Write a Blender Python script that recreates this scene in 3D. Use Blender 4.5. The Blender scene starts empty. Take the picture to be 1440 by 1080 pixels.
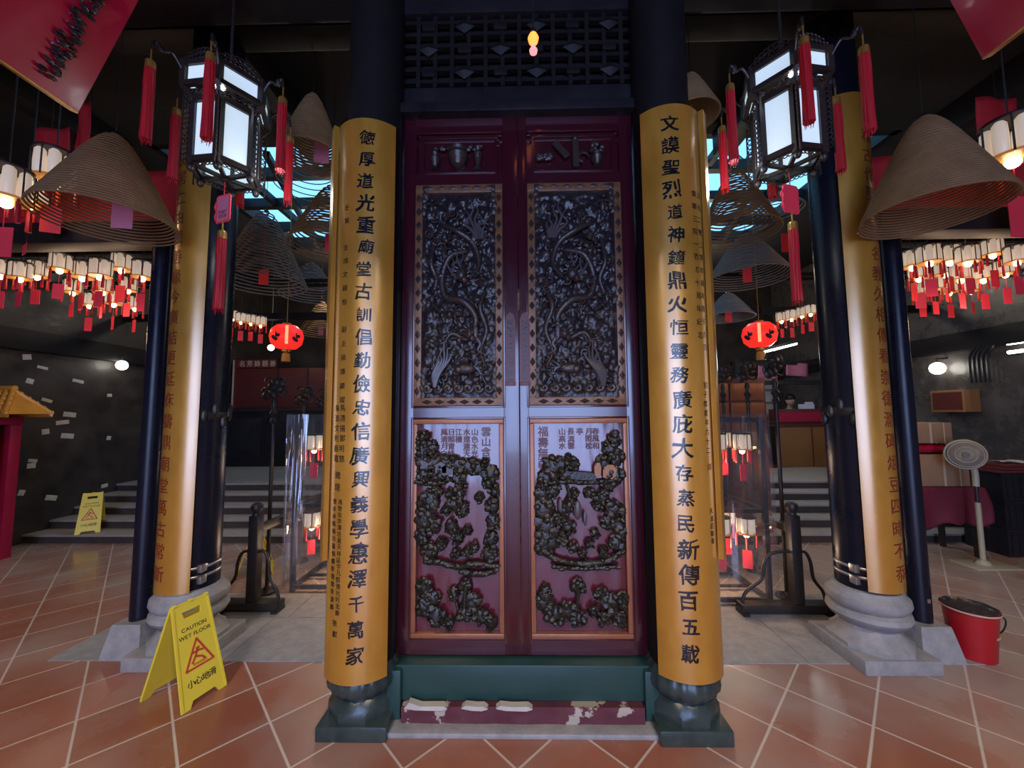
import bpy, bmesh, math, random
import numpy as np
from mathutils import Vector, Matrix, noise
random.seed(7)
S = bpy.context.scene
COL = S.collection
PI = math.pi
R_ = math.radians

# ------------------------------------------------------------------ camera
F_PX = 540.0
CAM = np.array([-0.02, 0.0, 1.55])
_th, _ps, _ro = R_(4.3), R_(1.0), R_(0.4)
_w = np.array([-math.sin(_ps)*math.cos(_th), math.cos(_ps)*math.cos(_th), math.sin(_th)])
_r0 = np.array([math.cos(_ps), math.sin(_ps), 0.0])
_u0 = np.cross(_r0, _w)
_r = _r0*math.cos(_ro) - _u0*math.sin(_ro)
_u = _u0*math.cos(_ro) + _r0*math.sin(_ro)
cd = bpy.data.cameras.new('camera'); cam = bpy.data.objects.new('camera', cd); COL.objects.link(cam)
cd.sensor_width = 36.0; cd.lens = 36.0*F_PX/1440.0; cd.clip_start = 0.02; cd.clip_end = 200
M = Matrix.Identity(4)
for i in range(3):
    M[i][0] = _r[i]; M[i][1] = _u[i]; M[i][2] = -_w[i]; M[i][3] = CAM[i]
cam.matrix_world = M
S.camera = cam

def atY(x, y, Y):
    """where the sight line through photo point (x, y) meets the plane at depth Y"""
    d = _w*F_PX + _r*(x-720) - _u*(y-540)
    p = CAM + d*(Y/d[1])
    return Vector(p)

# ------------------------------------------------------------------ colour management, world, light
S.view_settings.view_transform = 'Standard'
S.view_settings.look = 'None'
S.view_settings.exposure = 0.0
S.view_settings.gamma = 1.0
S.view_settings.use_curve_mapping = False
try:
    S.cycles.use_denoising = True
    S.cycles.max_bounces = 8
    S.cycles.sample_clamp_indirect = 4.0
    S.cycles.caustics_reflective = False; S.cycles.caustics_refractive = False
    S.cycles.transparent_max_bounces = 24
except Exception: pass
W = bpy.data.worlds.new('world'); S.world = W; W.use_nodes = True
bg = W.node_tree.nodes['Background']
bg.inputs[0].default_value = (0.27, 0.66, 1.0, 1); bg.inputs[1].default_value = 2.0

def area(name, loc, rot, sx, sy, power, color):
    l = bpy.data.lights.new(name, 'AREA'); l.shape = 'RECTANGLE'; l.size = sx; l.size_y = sy
    l.energy = power; l.color = color
    o = bpy.data.objects.new(name, l); o.location = loc; o.rotation_euler = rot; COL.objects.link(o); return o
def point(name, loc, power, color, rad=0.05):
    l = bpy.data.lights.new(name, 'POINT'); l.energy = power; l.color = color; l.shadow_soft_size = rad
    o = bpy.data.objects.new(name, l); o.location = loc; COL.objects.link(o); return o
# daylight through the open street entrance behind the camera
area('entrance_daylight', (0, -4.9, 1.75), (R_(90), 0, 0), 4.4, 3.4, 330, (0.40, 0.47, 0.94))
# skylight in the roof (portal guides the world light)
pl = area('skylight_portal', (0, 5.4, 4.72), (0, 0, 0), 7.4, 2.6, 1, (1, 1, 1)); pl.data.cycles.is_portal = True
# added overhead fill lights behind the camera, brightening floor and boards
for sx in (-1, 1):
    area('front_fill_light', (sx*1.9, -2.0, 4.25), (0, 0, 0), 0.6, 0.6, 165, (1.0, 0.80, 0.60))
for sx in (-1, 1):
    point('aisle_lamp', (sx*3.5, 3.25, 2.3), 7, (1.0, 0.66, 0.42), 0.06); point('aisle_lamp', (sx*4.4, 3.7, 2.4), 14, (1.0, 0.66, 0.42), 0.12)
    point('back_fill_light', (sx*3.4, 6.9, 3.9), 55, (1.0, 0.86, 0.68), 0.12)  # added fill light without a fixture, brightens the hanging coils

# ------------------------------------------------------------------ materials
def mat(name, c, rough=0.5, metal=0.0, c2=None, scale=8.0, amt=0.5, bump=0.0, bscale=None, coat=0.0, spec=0.5,
        emit=None, estr=0.0, alpha=1.0, rvar=0.0, detail=6.0, coatr=0.1, stretch=None, cior=1.5):
    m = bpy.data.materials.new(name); m.use_nodes = True
    nt = m.node_tree; N = nt.nodes; L = nt.links
    b = N['Principled BSDF']
    b.inputs['Base Color'].default_value = (*c, 1); b.inputs['Roughness'].default_value = rough
    b.inputs['Metallic'].default_value = metal; b.inputs['Specular IOR Level'].default_value = spec
    b.inputs['Coat Weight'].default_value = coat; b.inputs['Coat Roughness'].default_value = coatr
    b.inputs['Alpha'].default_value = alpha
    b.inputs['Coat IOR'].default_value = cior
    if emit:
        b.inputs['Emission Color'].default_value = (*emit, 1); b.inputs['Emission Strength'].default_value = estr
    tc = N.new('ShaderNodeTexCoord'); src = tc.outputs['Object']
    if stretch:
        mp = N.new('ShaderNodeMapping'); mp.inputs['Scale'].default_value = stretch
        L.new(src, mp.inputs['Vector']); src = mp.outputs['Vector']
    if c2 or rvar:
        n = N.new('ShaderNodeTexNoise'); n.inputs['Scale'].default_value = scale; n.inputs['Detail'].default_value = detail
        n.inputs['Roughness'].default_value = 0.65
        L.new(src, n.inputs['Vector'])
        if c2:
            rp = N.new('ShaderNodeValToRGB'); rp.color_ramp.elements[0].position = 0.5-amt*0.5+0.02; rp.color_ramp.elements[1].position = 0.5+amt*0.5
            rp.color_ramp.elements[0].color = (*c, 1); rp.color_ramp.elements[1].color = (*c2, 1)
            L.new(n.outputs['Fac'], rp.inputs['Fac']); L.new(rp.outputs['Color'], b.inputs['Base Color'])
        if rvar:
            mr = N.new('ShaderNodeMapRange'); mr.inputs['From Min'].default_value = 0.3; mr.inputs['From Max'].default_value = 0.7
            mr.inputs['To Min'].default_value = max(0.02, rough-rvar); mr.inputs['To Max'].default_value = min(1, rough+rvar)
            L.new(n.outputs['Fac'], mr.inputs['Value']); L.new(mr.outputs['Result'], b.inputs['Roughness'])
    if bump:
        n2 = N.new('ShaderNodeTexNoise'); n2.inputs['Scale'].default_value = bscale or scale*2; n2.inputs['Detail'].default_value = 5
        L.new(src, n2.inputs['Vector'])
        bp = N.new('ShaderNodeBump'); bp.inputs['Strength'].default_value = bump; bp.inputs['Distance'].default_value = 0.01
        L.new(n2.outputs['Fac'], bp.inputs['Height']); L.new(bp.outputs['Normal'], b.inputs['Normal'])
    return m

def pane_mat(name, tint, gloss=0.12, rough=0.05, milky=0.0):
    m = bpy.data.materials.new(name); m.use_nodes = True
    nt = m.node_tree; N = nt.nodes; L = nt.links; N.remove(N['Principled BSDF'])
    t = N.new('ShaderNodeBsdfTransparent'); t.inputs[0].default_value = (*tint, 1)
    g = N.new('ShaderNodeBsdfGlossy'); g.inputs['Roughness'].default_value = rough; g.inputs[0].default_value = (1, 1, 1, 1)
    mx = N.new('ShaderNodeMixShader'); mx.inputs[0].default_value = gloss
    L.new(t.outputs[0], mx.inputs[1]); L.new(g.outputs[0], mx.inputs[2]); out = mx
    if milky:
        d = N.new('ShaderNodeBsdfDiffuse'); d.inputs[0].default_value = (0.8, 0.8, 0.85, 1)
        m2 = N.new('ShaderNodeMixShader'); m2.inputs[0].default_value = milky
        L.new(mx.outputs[0], m2.inputs[1]); L.new(d.outputs[0], m2.inputs[2]); out = m2
    L.new(out.outputs[0], N['Material Output'].inputs[0]); return m

MT = dict(
    black=mat('black_lacquer', (0.010, 0.010, 0.013), 0.34, c2=(0.022, 0.021, 0.024), scale=5, bump=0.08, rvar=0.1, spec=0.3),
    blackwood=mat('sooty_wood', (0.007, 0.0065, 0.008), 0.5, c2=(0.016, 0.014, 0.014), scale=6, bump=0.2, spec=0.2),
    navy=mat('column_lacquer', (0.006, 0.007, 0.016), 0.3, c2=(0.009, 0.010, 0.018), scale=3, bump=0.05, rvar=0.1, spec=0.3),
    wall=mat('sooty_wall', (0.016, 0.013, 0.012), 0.5, c2=(0.052, 0.041, 0.034), scale=2.6, bump=0.35, bscale=14, rvar=0.2),
    wallr=mat('sooty_wall_painted_reflections', (0.014, 0.013, 0.014), 0.28, c2=(0.13, 0.115, 0.105), scale=3.2, amt=0.75, bump=0.4, bscale=9, rvar=0.15),  # pale mottling paints smudgy reflections into the wall colour
    ceil=mat('soot_ceiling', (0.004, 0.004, 0.005), 0.85, c2=(0.009, 0.008, 0.009), scale=3, bump=0.2),
    gold=mat('gilded_board', (0.46, 0.21, 0.02), 0.36, 0.4, c2=(0.64, 0.34, 0.045), scale=9, amt=0.8, bump=0.06, bscale=40, coat=1.0, coatr=0.24, rvar=0.08, stretch=(1, 1, 0.5), cior=1.85),
    goldedge=mat('gold_trim', (0.55, 0.3, 0.06), 0.35, 0.6, c2=(0.35, 0.17, 0.04), scale=20),
    ink=mat('black_ink', (0.008, 0.008, 0.011), 0.25, coat=0.3),
    redink=mat('dark_red_paint', (0.22, 0.028, 0.012), 0.4, c2=(0.12, 0.02, 0.01), scale=12),
    stone=mat('grey_stone', (0.22, 0.225, 0.235), 0.58, c2=(0.36, 0.35, 0.345), scale=14, bump=0.25, bscale=60),
    greenstone=mat('painted_green_stone', (0.010, 0.026, 0.026), 0.3, c2=(0.055, 0.075, 0.07), scale=7, amt=0.55, bump=0.2, bscale=30),
    greenwood=mat('green_threshold_paint', (0.012, 0.048, 0.044), 0.4, c2=(0.022, 0.062, 0.055), scale=5, bump=0.06),
    maroon=mat('maroon_lacquer', (0.050, 0.005, 0.012), 0.24, c2=(0.036, 0.005, 0.011), scale=3, bump=0.06, bscale=9, coat=0.9, coatr=0.12, rvar=0.06),
    panelbg=mat('maroon_panel', (0.075, 0.008, 0.02), 0.22, c2=(0.10, 0.012, 0.018), scale=6, bump=0.25, bscale=22, coat=1.0, coatr=0.1, stretch=(1, 1, 0.3)),
    carve=mat('carved_dark', (0.010, 0.011, 0.017), 0.3, c2=(0.03, 0.022, 0.018), scale=16, amt=0.5, bump=0.3, bscale=70),
    carvedragon=mat('carved_dragon', (0.055, 0.033, 0.023), 0.33, 0.1, c2=(0.018, 0.018, 0.023), scale=14, amt=0.6, bump=0.25, bscale=80),
    carvepale=mat('carved_pale', (0.09, 0.08, 0.09), 0.33, c2=(0.05, 0.04, 0.04), scale=20),
    carvegreen=mat('carved_olive', (0.010, 0.011, 0.008), 0.34, c2=(0.028, 0.021, 0.013), scale=18, amt=0.5, bump=0.35, bscale=80),
    copper=mat('copper_gilt_frame', (0.34, 0.135, 0.065), 0.36, 0.3, c2=(0.26, 0.1, 0.05), scale=12, bump=0.1),
    ochre=mat('ochre_border', (0.22, 0.11, 0.038), 0.4, 0.2, c2=(0.11, 0.045, 0.028), scale=24, amt=0.6, bump=0.2),
    redlac=mat('red_lacquer', (0.44, 0.004, 0.035), 0.3, c2=(0.34, 0.004, 0.028), scale=3, bump=0.05, bscale=6, coat=0.2),
    redcloth=mat('red_cloth', (0.50, 0.014, 0.018), 0.7, c2=(0.36, 0.01, 0.014), scale=6, bump=0.1),
    darkred=mat('dark_red_wood', (0.13, 0.022, 0.018), 0.45, c2=(0.09, 0.018, 0.016), scale=5, bump=0.05),
    tassel=mat('red_tassel_silk', (0.52, 0.008, 0.014), 0.5, c2=(0.33, 0.006, 0.012), scale=30, amt=0.7, bump=0.4, bscale=160, stretch=(1, 1, 0.03)),
    paper=mat('red_paper', (0.85, 0.045, 0.07), 0.65, c2=(0.75, 0.035, 0.055), scale=8),
    pinkpaper=mat('pink_paper', (0.55, 0.17, 0.23), 0.7, c2=(0.46, 0.13, 0.19), scale=8),
    whitepaper=mat('white_paper', (0.6, 0.57, 0.5), 0.8, c2=(0.42, 0.4, 0.36), scale=10),
    lwood=mat('lantern_wood', (0.014, 0.010, 0.009), 0.42, c2=(0.035, 0.022, 0.016), scale=20),
    coil=mat('incense_stick', (0.18, 0.095, 0.035), 0.85, c2=(0.25, 0.145, 0.06), scale=10),
    coilpale=mat('grey_incense_stick', (0.15, 0.135, 0.125), 0.85, c2=(0.22, 0.2, 0.18), scale=10),
    yellow=mat('yellow_plastic', (0.80, 0.66, 0.06), 0.38, c2=(0.74, 0.58, 0.04), scale=6),
    signblack=mat('sign_black_print', (0.03, 0.03, 0.02), 0.5),
    signred=mat('sign_red_print', (0.55, 0.06, 0.03), 0.5),
    iron=mat('dark_iron', (0.02, 0.018, 0.017), 0.42, 0.3, c2=(0.045, 0.035, 0.03), scale=18, bump=0.1),
    steel=mat('pale_metal', (0.5, 0.5, 0.5), 0.3, 0.9),
    plastic=pane_mat('clear_plastic_film', (0.94, 0.94, 0.95), 0.13, 0.09, 0.025),
    glass=pane_mat('skylight_glass', (0.9, 0.95, 1.0), 0.06, 0.05),
    cardboard=mat('cardboard', (0.34, 0.21, 0.11), 0.75, c2=(0.28, 0.17, 0.09), scale=5),
    tape=mat('packing_tape', (0.5, 0.42, 0.3), 0.35),
    cream=mat('cream_plastic', (0.46, 0.42, 0.29), 0.4, c2=(0.40, 0.36, 0.25), scale=8),
    fangrey=mat('dusty_fan_guard', (0.17, 0.14, 0.10), 0.6),
    roofy=mat('yellow_glazed_tile', (0.62, 0.33, 0.04), 0.35, c2=(0.45, 0.2, 0.03), scale=10, bump=0.15),
    shrinered=mat('red_shrine_paint', (0.33, 0.006, 0.04), 0.38, c2=(0.26, 0.006, 0.03), scale=4),
    bucket=mat('red_plastic', (0.42, 0.012, 0.018), 0.35, c2=(0.34, 0.01, 0.016), scale=5),
    bag=mat('black_bin_bag', (0.015, 0.012, 0.02), 0.28, bump=0.5, bscale=25),
    wood=mat('orange_wood', (0.34, 0.16, 0.055), 0.4, c2=(0.26, 0.12, 0.04), scale=7, stretch=(1, 1, 0.2)),
    skin=mat('skin', (0.5, 0.32, 0.24), 0.55), hair=mat('black_hair', (0.012, 0.011, 0.011), 0.5),
    shirt=mat('white_shirt', (0.55, 0.55, 0.58), 0.8),
    step=mat('step_stone', (0.30, 0.265, 0.235), 0.6, c2=(0.40, 0.36, 0.32), scale=8, bump=0.15),
    riser=mat('dark_riser', (0.045, 0.035, 0.032), 0.6, c2=(0.075, 0.06, 0.052), scale=9, bump=0.15),  # risers much darker than the treads
)
def emis(name, c, s, rough=0.4, base=None):
    return mat(name, base or c, rough, emit=c, estr=s)
MT['lantern_glass'] = emis('frosted_lantern_glass', (0.66, 0.86, 0.98), 0.62, base=(0.6, 0.66, 0.7))
MT['lantern_bulb'] = emis('lantern_bulb_glow', (0.85, 0.95, 1.0), 30)
MT['lamp_glass'] = emis('warm_lamp_glass', (1.0, 0.80, 0.60), 0.34, base=(0.6, 0.5, 0.4))
MT['lamp_bulb'] = emis('warm_lamp_bulb', (1.0, 0.75, 0.42), 14)
MT['amber'] = emis('amber_lamp_ring', (1.0, 0.38, 0.06), 0.18, base=(0.5, 0.22, 0.05))
MT['redlantern'] = emis('glowing_red_silk', (1.0, 0.03, 0.02), 0.85, base=(0.5, 0.01, 0.01))
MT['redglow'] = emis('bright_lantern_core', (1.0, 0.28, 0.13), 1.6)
MT['tube'] = emis('fluorescent_tube_glow', (0.85, 1.0, 1.0), 6)
MT['whitelamp'] = emis('white_lamp_glow', (1.0, 0.95, 0.85), 12)
MT['orangebulb'] = emis('orange_bulb_glow', (1.0, 0.28, 0.05), 2.2)
MT['pinkbulb'] = emis('pink_bulb_glow', (1.0, 0.25, 0.25), 1.6)

# ------------------------------------------------------------------ mesh building helpers
class MB:
    def __init__(s): s.v = []; s.f = []; s.sm = []; s.mi = []
    def add(s, vs, fs, smooth=False, m=0, T=None):
        k = len(s.v)
        for p in vs:
            p = Vector(p); s.v.append(T @ p if T else p)
        for f in fs:
            s.f.append([i+k for i in f]); s.sm.append(smooth); s.mi.append(m)
        return s
    def box(s, c, d, m=0, T=None, b=0.0):
        x, y, z = d[0]/2, d[1]/2, d[2]/2
        if b <= 0:
            vs = [(c[0]+i*x, c[1]+j*y, c[2]+k*z) for k in (-1, 1) for j in (-1, 1) for i in (-1, 1)]
            fs = [(0, 2, 3, 1), (4, 5, 7, 6), (0, 1, 5, 4), (2, 6, 7, 3), (0, 4, 6, 2), (1, 3, 7, 5)]
            return s.add(vs, fs, False, m, T)
        bm = bmesh.new(); bmesh.ops.create_cube(bm, size=1.0)
        for v in bm.verts: v.co = Vector((c[0]+v.co.x*d[0], c[1]+v.co.y*d[1], c[2]+v.co.z*d[2]))
        bmesh.ops.bevel(bm, geom=list(bm.edges), offset=min(b, min(d)*0.45), segments=2, profile=0.6, affect='EDGES')
        bm.verts.index_update()
        s.add([v.co.copy() for v in bm.verts], [[v.index for v in f.verts] for f in bm.faces], False, m, T); bm.free()
        return s
    def bx(s, x0, x1, y0, y1, z0, z1, m=0, b=0.0, T=None):
        return s.box(((x0+x1)/2, (y0+y1)/2, (z0+z1)/2), (abs(x1-x0), abs(y1-y0), abs(z1-z0)), m, T, b)
    def lathe(s, prof, n=32, c=(0, 0, 0), m=0, cap=True, T=None, a0=0.0, smooth=True, mod=None):
        vs = []; fs = []
        for r, z in prof:
            for i in range(n):
                a = a0+2*PI*i/n; rr = r*(mod(a, z) if mod else 1)
                vs.append((c[0]+rr*math.cos(a), c[1]+rr*math.sin(a), c[2]+z))
        for j in range(len(prof)-1):
            for i in range(n):
                i2 = (i+1) % n; fs.append((j*n+i, j*n+i2, (j+1)*n+i2, (j+1)*n+i))
        s.add(vs, fs, smooth, m, T)
        if cap:
            k = len(s.v)-len(vs)
            s.f.append([k+i for i in reversed(range(n))]); s.sm.append(False); s.mi.append(m)
            s.f.append([k+(len(prof)-1)*n+i for i in range(n)]); s.sm.append(False); s.mi.append(m)
        return s
    def cyl(s, a, b, r, n=16, r2=None, m=0, cap=True):
        return s.tube([a, b], [r, r if r2 is None else r2], n, m, cap)
    def tube(s, pts, r, n=8, m=0, cap=True, closed=False, smooth=True):
        pts = [Vector(p) for p in pts]; K = len(pts)
        rs = r if hasattr(r, '__len__') else [r]*K
        t0 = (pts[1]-pts[0]).normalized()
        ref = Vector((0, 0, 1)) if abs(t0.z) < 0.9 else Vector((1, 0, 0))
        nrm = (ref - t0*ref.dot(t0)).normalized()
        vs = []; fs = []
        for k in range(K):
            if closed: t = (pts[(k+1) % K]-pts[k-1]).normalized()
            else: t = (pts[min(k+1, K-1)]-pts[max(k-1, 0)])
            t = t.normalized() if t.length > 1e-9 else t0
            nrm = (nrm - t*nrm.dot(t))
            nrm = nrm.normalized() if nrm.length > 1e-6 else t.orthogonal().normalized()
            bn = t.cross(nrm)
            for i in range(n):
                a = 2*PI*i/n; vs.append(pts[k]+(nrm*math.cos(a)+bn*math.sin(a))*rs[k])
        kk = K if closed else K-1
        for k in range(kk):
            k2 = (k+1) % K
            for i in range(n):
                i2 = (i+1) % n; fs.append((k*n+i, k*n+i2, k2*n+i2, k2*n+i))
        s.add(vs, fs, smooth, m)
        if cap and not closed:
            b = len(s.v)-len(vs)
            s.f.append([b+i for i in reversed(range(n))]); s.sm.append(False); s.mi.append(m)
            s.f.append([b+(K-1)*n+i for i in range(n)]); s.sm.append(False); s.mi.append(m)
        return s
    def ball(s, c, r, n=14, k=8, m=0, nz=0.0, seed=0.0, nf=3.0):
        rx, ry, rz = (r, r, r) if not hasattr(r, '__len__') else r
        vs = [(0, 0, 1)]; fs = []
        for j in range(1, k):
            t = PI*j/k
            for i in range(n): vs.append((math.sin(t)*math.cos(2*PI*i/n), math.sin(t)*math.sin(2*PI*i/n), math.cos(t)))
        vs.append((0, 0, -1)); e = len(vs)-1
        for i in range(n):
            fs.append((0, 1+i, 1+(i+1) % n)); fs.append((e, e-n+(i+1) % n, e-n+i))
        for j in range(k-2):
            for i in range(n):
                a = 1+j*n; i2 = (i+1) % n; fs.append((a+i, a+n+i, a+n+i2, a+i2))
        out = []
        for v in vs:
            v = Vector(v); d = 1.0
            if nz: d += nz*noise.noise(v*nf+Vector((seed, seed*1.7, -seed)))
            out.append((c[0]+v.x*rx*d, c[1]+v.y*ry*d, c[2]+v.z*rz*d))
        return s.add(out, fs, True, m)
    def prism(s, poly, y0, y1, m=0, T=None):
        """polygon in xz extruded in y"""
        n = len(poly)
        vs = [(p[0], y0, p[1]) for p in poly]+[(p[0], y1, p[1]) for p in poly]
        fs = [list(range(n)), list(reversed(range(n, 2*n)))]+[(i, n+i, n+(i+1) % n, (i+1) % n) for i in range(n)]
        return s.add(vs, fs, False, m, T)
    def slab(s, a, b, w, t, m=0, up=(0, 0, 1)):
        """flat bar from a to b"""
        a = Vector(a); b = Vector(b); d = (b-a).normalized(); u = Vector(up)
        x = d.cross(u).normalized()*w/2; y = x.cross(d).normalized()*t/2
        vs = [p+i*x+j*y for p in (a, b) for i, j in ((-1, -1), (1, -1), (1, 1), (-1, 1))]
        return s.add(vs, [(3, 2, 1, 0), (4, 5, 6, 7), (0, 1, 5, 4), (1, 2, 6, 5), (2, 3, 7, 6), (3, 0, 4, 7)], False, m)
    def grid(s, nx, nz, fn, m=0, smooth=True):
        vs = [fn(i/nx, j/nz) for j in range(nz+1) for i in range(nx+1)]
        fs = [(j*(nx+1)+i, j*(nx+1)+i+1, (j+1)*(nx+1)+i+1, (j+1)*(nx+1)+i) for j in range(nz) for i in range(nx)]
        return s.add(vs, fs, smooth, m)
    def build(s, name, mats, parent=None, sharp=40):
        me = bpy.data.meshes.new(name); me.from_pydata([tuple(v) for v in s.v], [], s.f)
        if not isinstance(mats, (list, tuple)): mats = [mats]
        for m_ in mats: me.materials.append(m_ if not isinstance(m_, str) else MT[m_])
        me.polygons.foreach_set('use_smooth', s.sm); me.polygons.foreach_set('material_index', s.mi)
        try: me.set_sharp_from_angle(angle=R_(sharp))
        except Exception: pass
        me.update()
        o = bpy.data.objects.new(name, me); COL.objects.link(o)
        if parent: o.parent = parent
        return o

def tag(o, label, cat=None, group=None, kind=None):
    o['label'] = label
    if cat: o['category'] = cat
    if group: o['group'] = group
    if kind: o['kind'] = kind
    return o
def thing(name, label, cat, loc=(0, 0, 0), rz=0.0, group=None, kind=None):
    o = bpy.data.objects.new(name, None); COL.objects.link(o); o.location = loc; o.rotation_euler = (0, 0, rz)
    o.empty_display_size = 0.1
    return tag(o, label, cat, group, kind)
def copy_tree(o, parent=None):
    c = o.copy(); COL.objects.link(c)
    if parent: c.parent = parent
    for ch in list(o.children): copy_tree(ch, c)
    return c
def struct(name, mb, m, label, cat='structure', parent=None, sharp=40):
    o = mb.build(name, m, parent, sharp)
    if not parent: tag(o, label, cat, None, 'structure')
    return o

# ------------------------------------------------------------------ lettering
_gl = {}
def glyph(ch, bold=0.0):
    key = (ch, bold)
    if key in _gl: return _gl[key]
    cu = bpy.data.curves.new('t', 'FONT'); cu.body = ch; cu.size = 1.0; cu.resolution_u = 3; cu.offset = 0.0
    cu.fill_mode = 'FRONT'
    o = bpy.data.objects.new('t', cu); COL.objects.link(o)
    bpy.context.view_layer.update()
    dg = bpy.context.evaluated_depsgraph_get(); ev = o.evaluated_get(dg); me = ev.to_mesh()
    vs = [v.co.copy() for v in me.vertices]; fs = [list(p.vertices) for p in me.polygons]
    ev.to_mesh_clear(); bpy.data.objects.remove(o); bpy.data.curves.remove(cu)
    if vs:
        x0 = min(v.x for v in vs); x1 = max(v.x for v in vs); y0 = min(v.y for v in vs); y1 = max(v.y for v in vs)
        cjk = ord(ch) > 0x2000
        cx = (x0+x1)/2; cy = (y0+y1)/2 if cjk else 0.35
        vs = [Vector((v.x-cx, v.y-cy, 0)) for v in vs]
        w = x1-x0
        if bold:
            cnt = {}
            for f in fs:
                for i in range(len(f)):
                    a, c = f[i], f[(i+1) % len(f)]; cnt[(a, c)] = 1
            q = random.random()*30; push = {}
            for (a, c) in cnt:
                if (c, a) in cnt: continue
                d = vs[c]-vs[a]
                if d.length < 1e-6: continue
                n = Vector((d.y, -d.x, 0)).normalized()
                for i in (a, c): push[i] = push.get(i, Vector())+n
            area2 = sum(vs[f[0]].x*(vs[f[1]].y-vs[f[2]].y)+vs[f[1]].x*(vs[f[2]].y-vs[f[0]].y)+vs[f[2]].x*(vs[f[0]].y-vs[f[1]].y) for f in fs)
            sg = 1 if area2 > 0 else -1
            for i, n in push.items():
                if n.length > 1e-6: vs[i] = vs[i]+n.normalized()*sg*bold*(1+(.9*noise.noise(vs[i]*3.5+Vector((q, 0, 0))) if cjk else 0))
    else: w = 0.3
    _gl[key] = (vs, fs, w); return _gl[key]
def letters(items, wrap, name, m, parent, bold=0.0, brush=0.0, slices=0.0, ht=0.0015):
    """items: (char, s, z, size[, shear, rot]); wrap(s, z, h) -> 3D point, h = height above the surface"""
    bm = bmesh.new()
    for it in items:
        ch, s0, z0, size = it[:4]; sh = it[4] if len(it) > 4 else 0.0; ro = it[5] if len(it) > 5 else 0.0
        vs, fs, _ = glyph(ch, bold)
        q = random.random()*50; nv = []
        for v in vs:
            x, y = v.x, v.y
            if brush:
                d = noise.noise_vector(Vector((x*2.6+q, y*2.6, q))); x += d.x*brush; y += d.y*brush
            x += y*sh
            x, y = x*math.cos(ro)-y*math.sin(ro), x*math.sin(ro)+y*math.cos(ro)
            nv.append(bm.verts.new((s0+x*size, 0, z0+y*size)))
        for f in fs:
            try: bm.faces.new([nv[i] for i in f])
            except Exception: pass
    if slices:
        xs = [v.co.x for v in bm.verts]; x = math.floor(min(xs)/slices)*slices+slices
        while x < max(xs):
            bmesh.ops.bisect_plane(bm, geom=list(bm.verts)+list(bm.edges)+list(bm.faces), plane_co=(x, 0, 0), plane_no=(1, 0, 0)); x += slices
    ret = bmesh.ops.extrude_face_region(bm, geom=list(bm.faces))
    top = {g for g in ret['geom'] if isinstance(g, bmesh.types.BMVert)}
    for v in bm.verts:
        v.co = wrap(v.co.x, v.co.z, ht if v in top else 0.0003)
    me = bpy.data.meshes.new(name); bm.to_mesh(me); bm.free(); me.materials.append(MT[m])
    o = bpy.data.objects.new(name, me); COL.objects.link(o); o.parent = parent; return o
def line(text, x, z, size, adv=None):
    """a horizontal latin / cjk line centred on x"""
    ws = [(glyph(c)[2]*size+0.10*size) if c != ' ' else 0.32*size for c in text]
    t = sum(ws); p = x-t/2; out = []
    for c, w in zip(text, ws):
        if c != ' ': out.append((c, p+w/2, z, size))
        p += w
    return out
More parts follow.
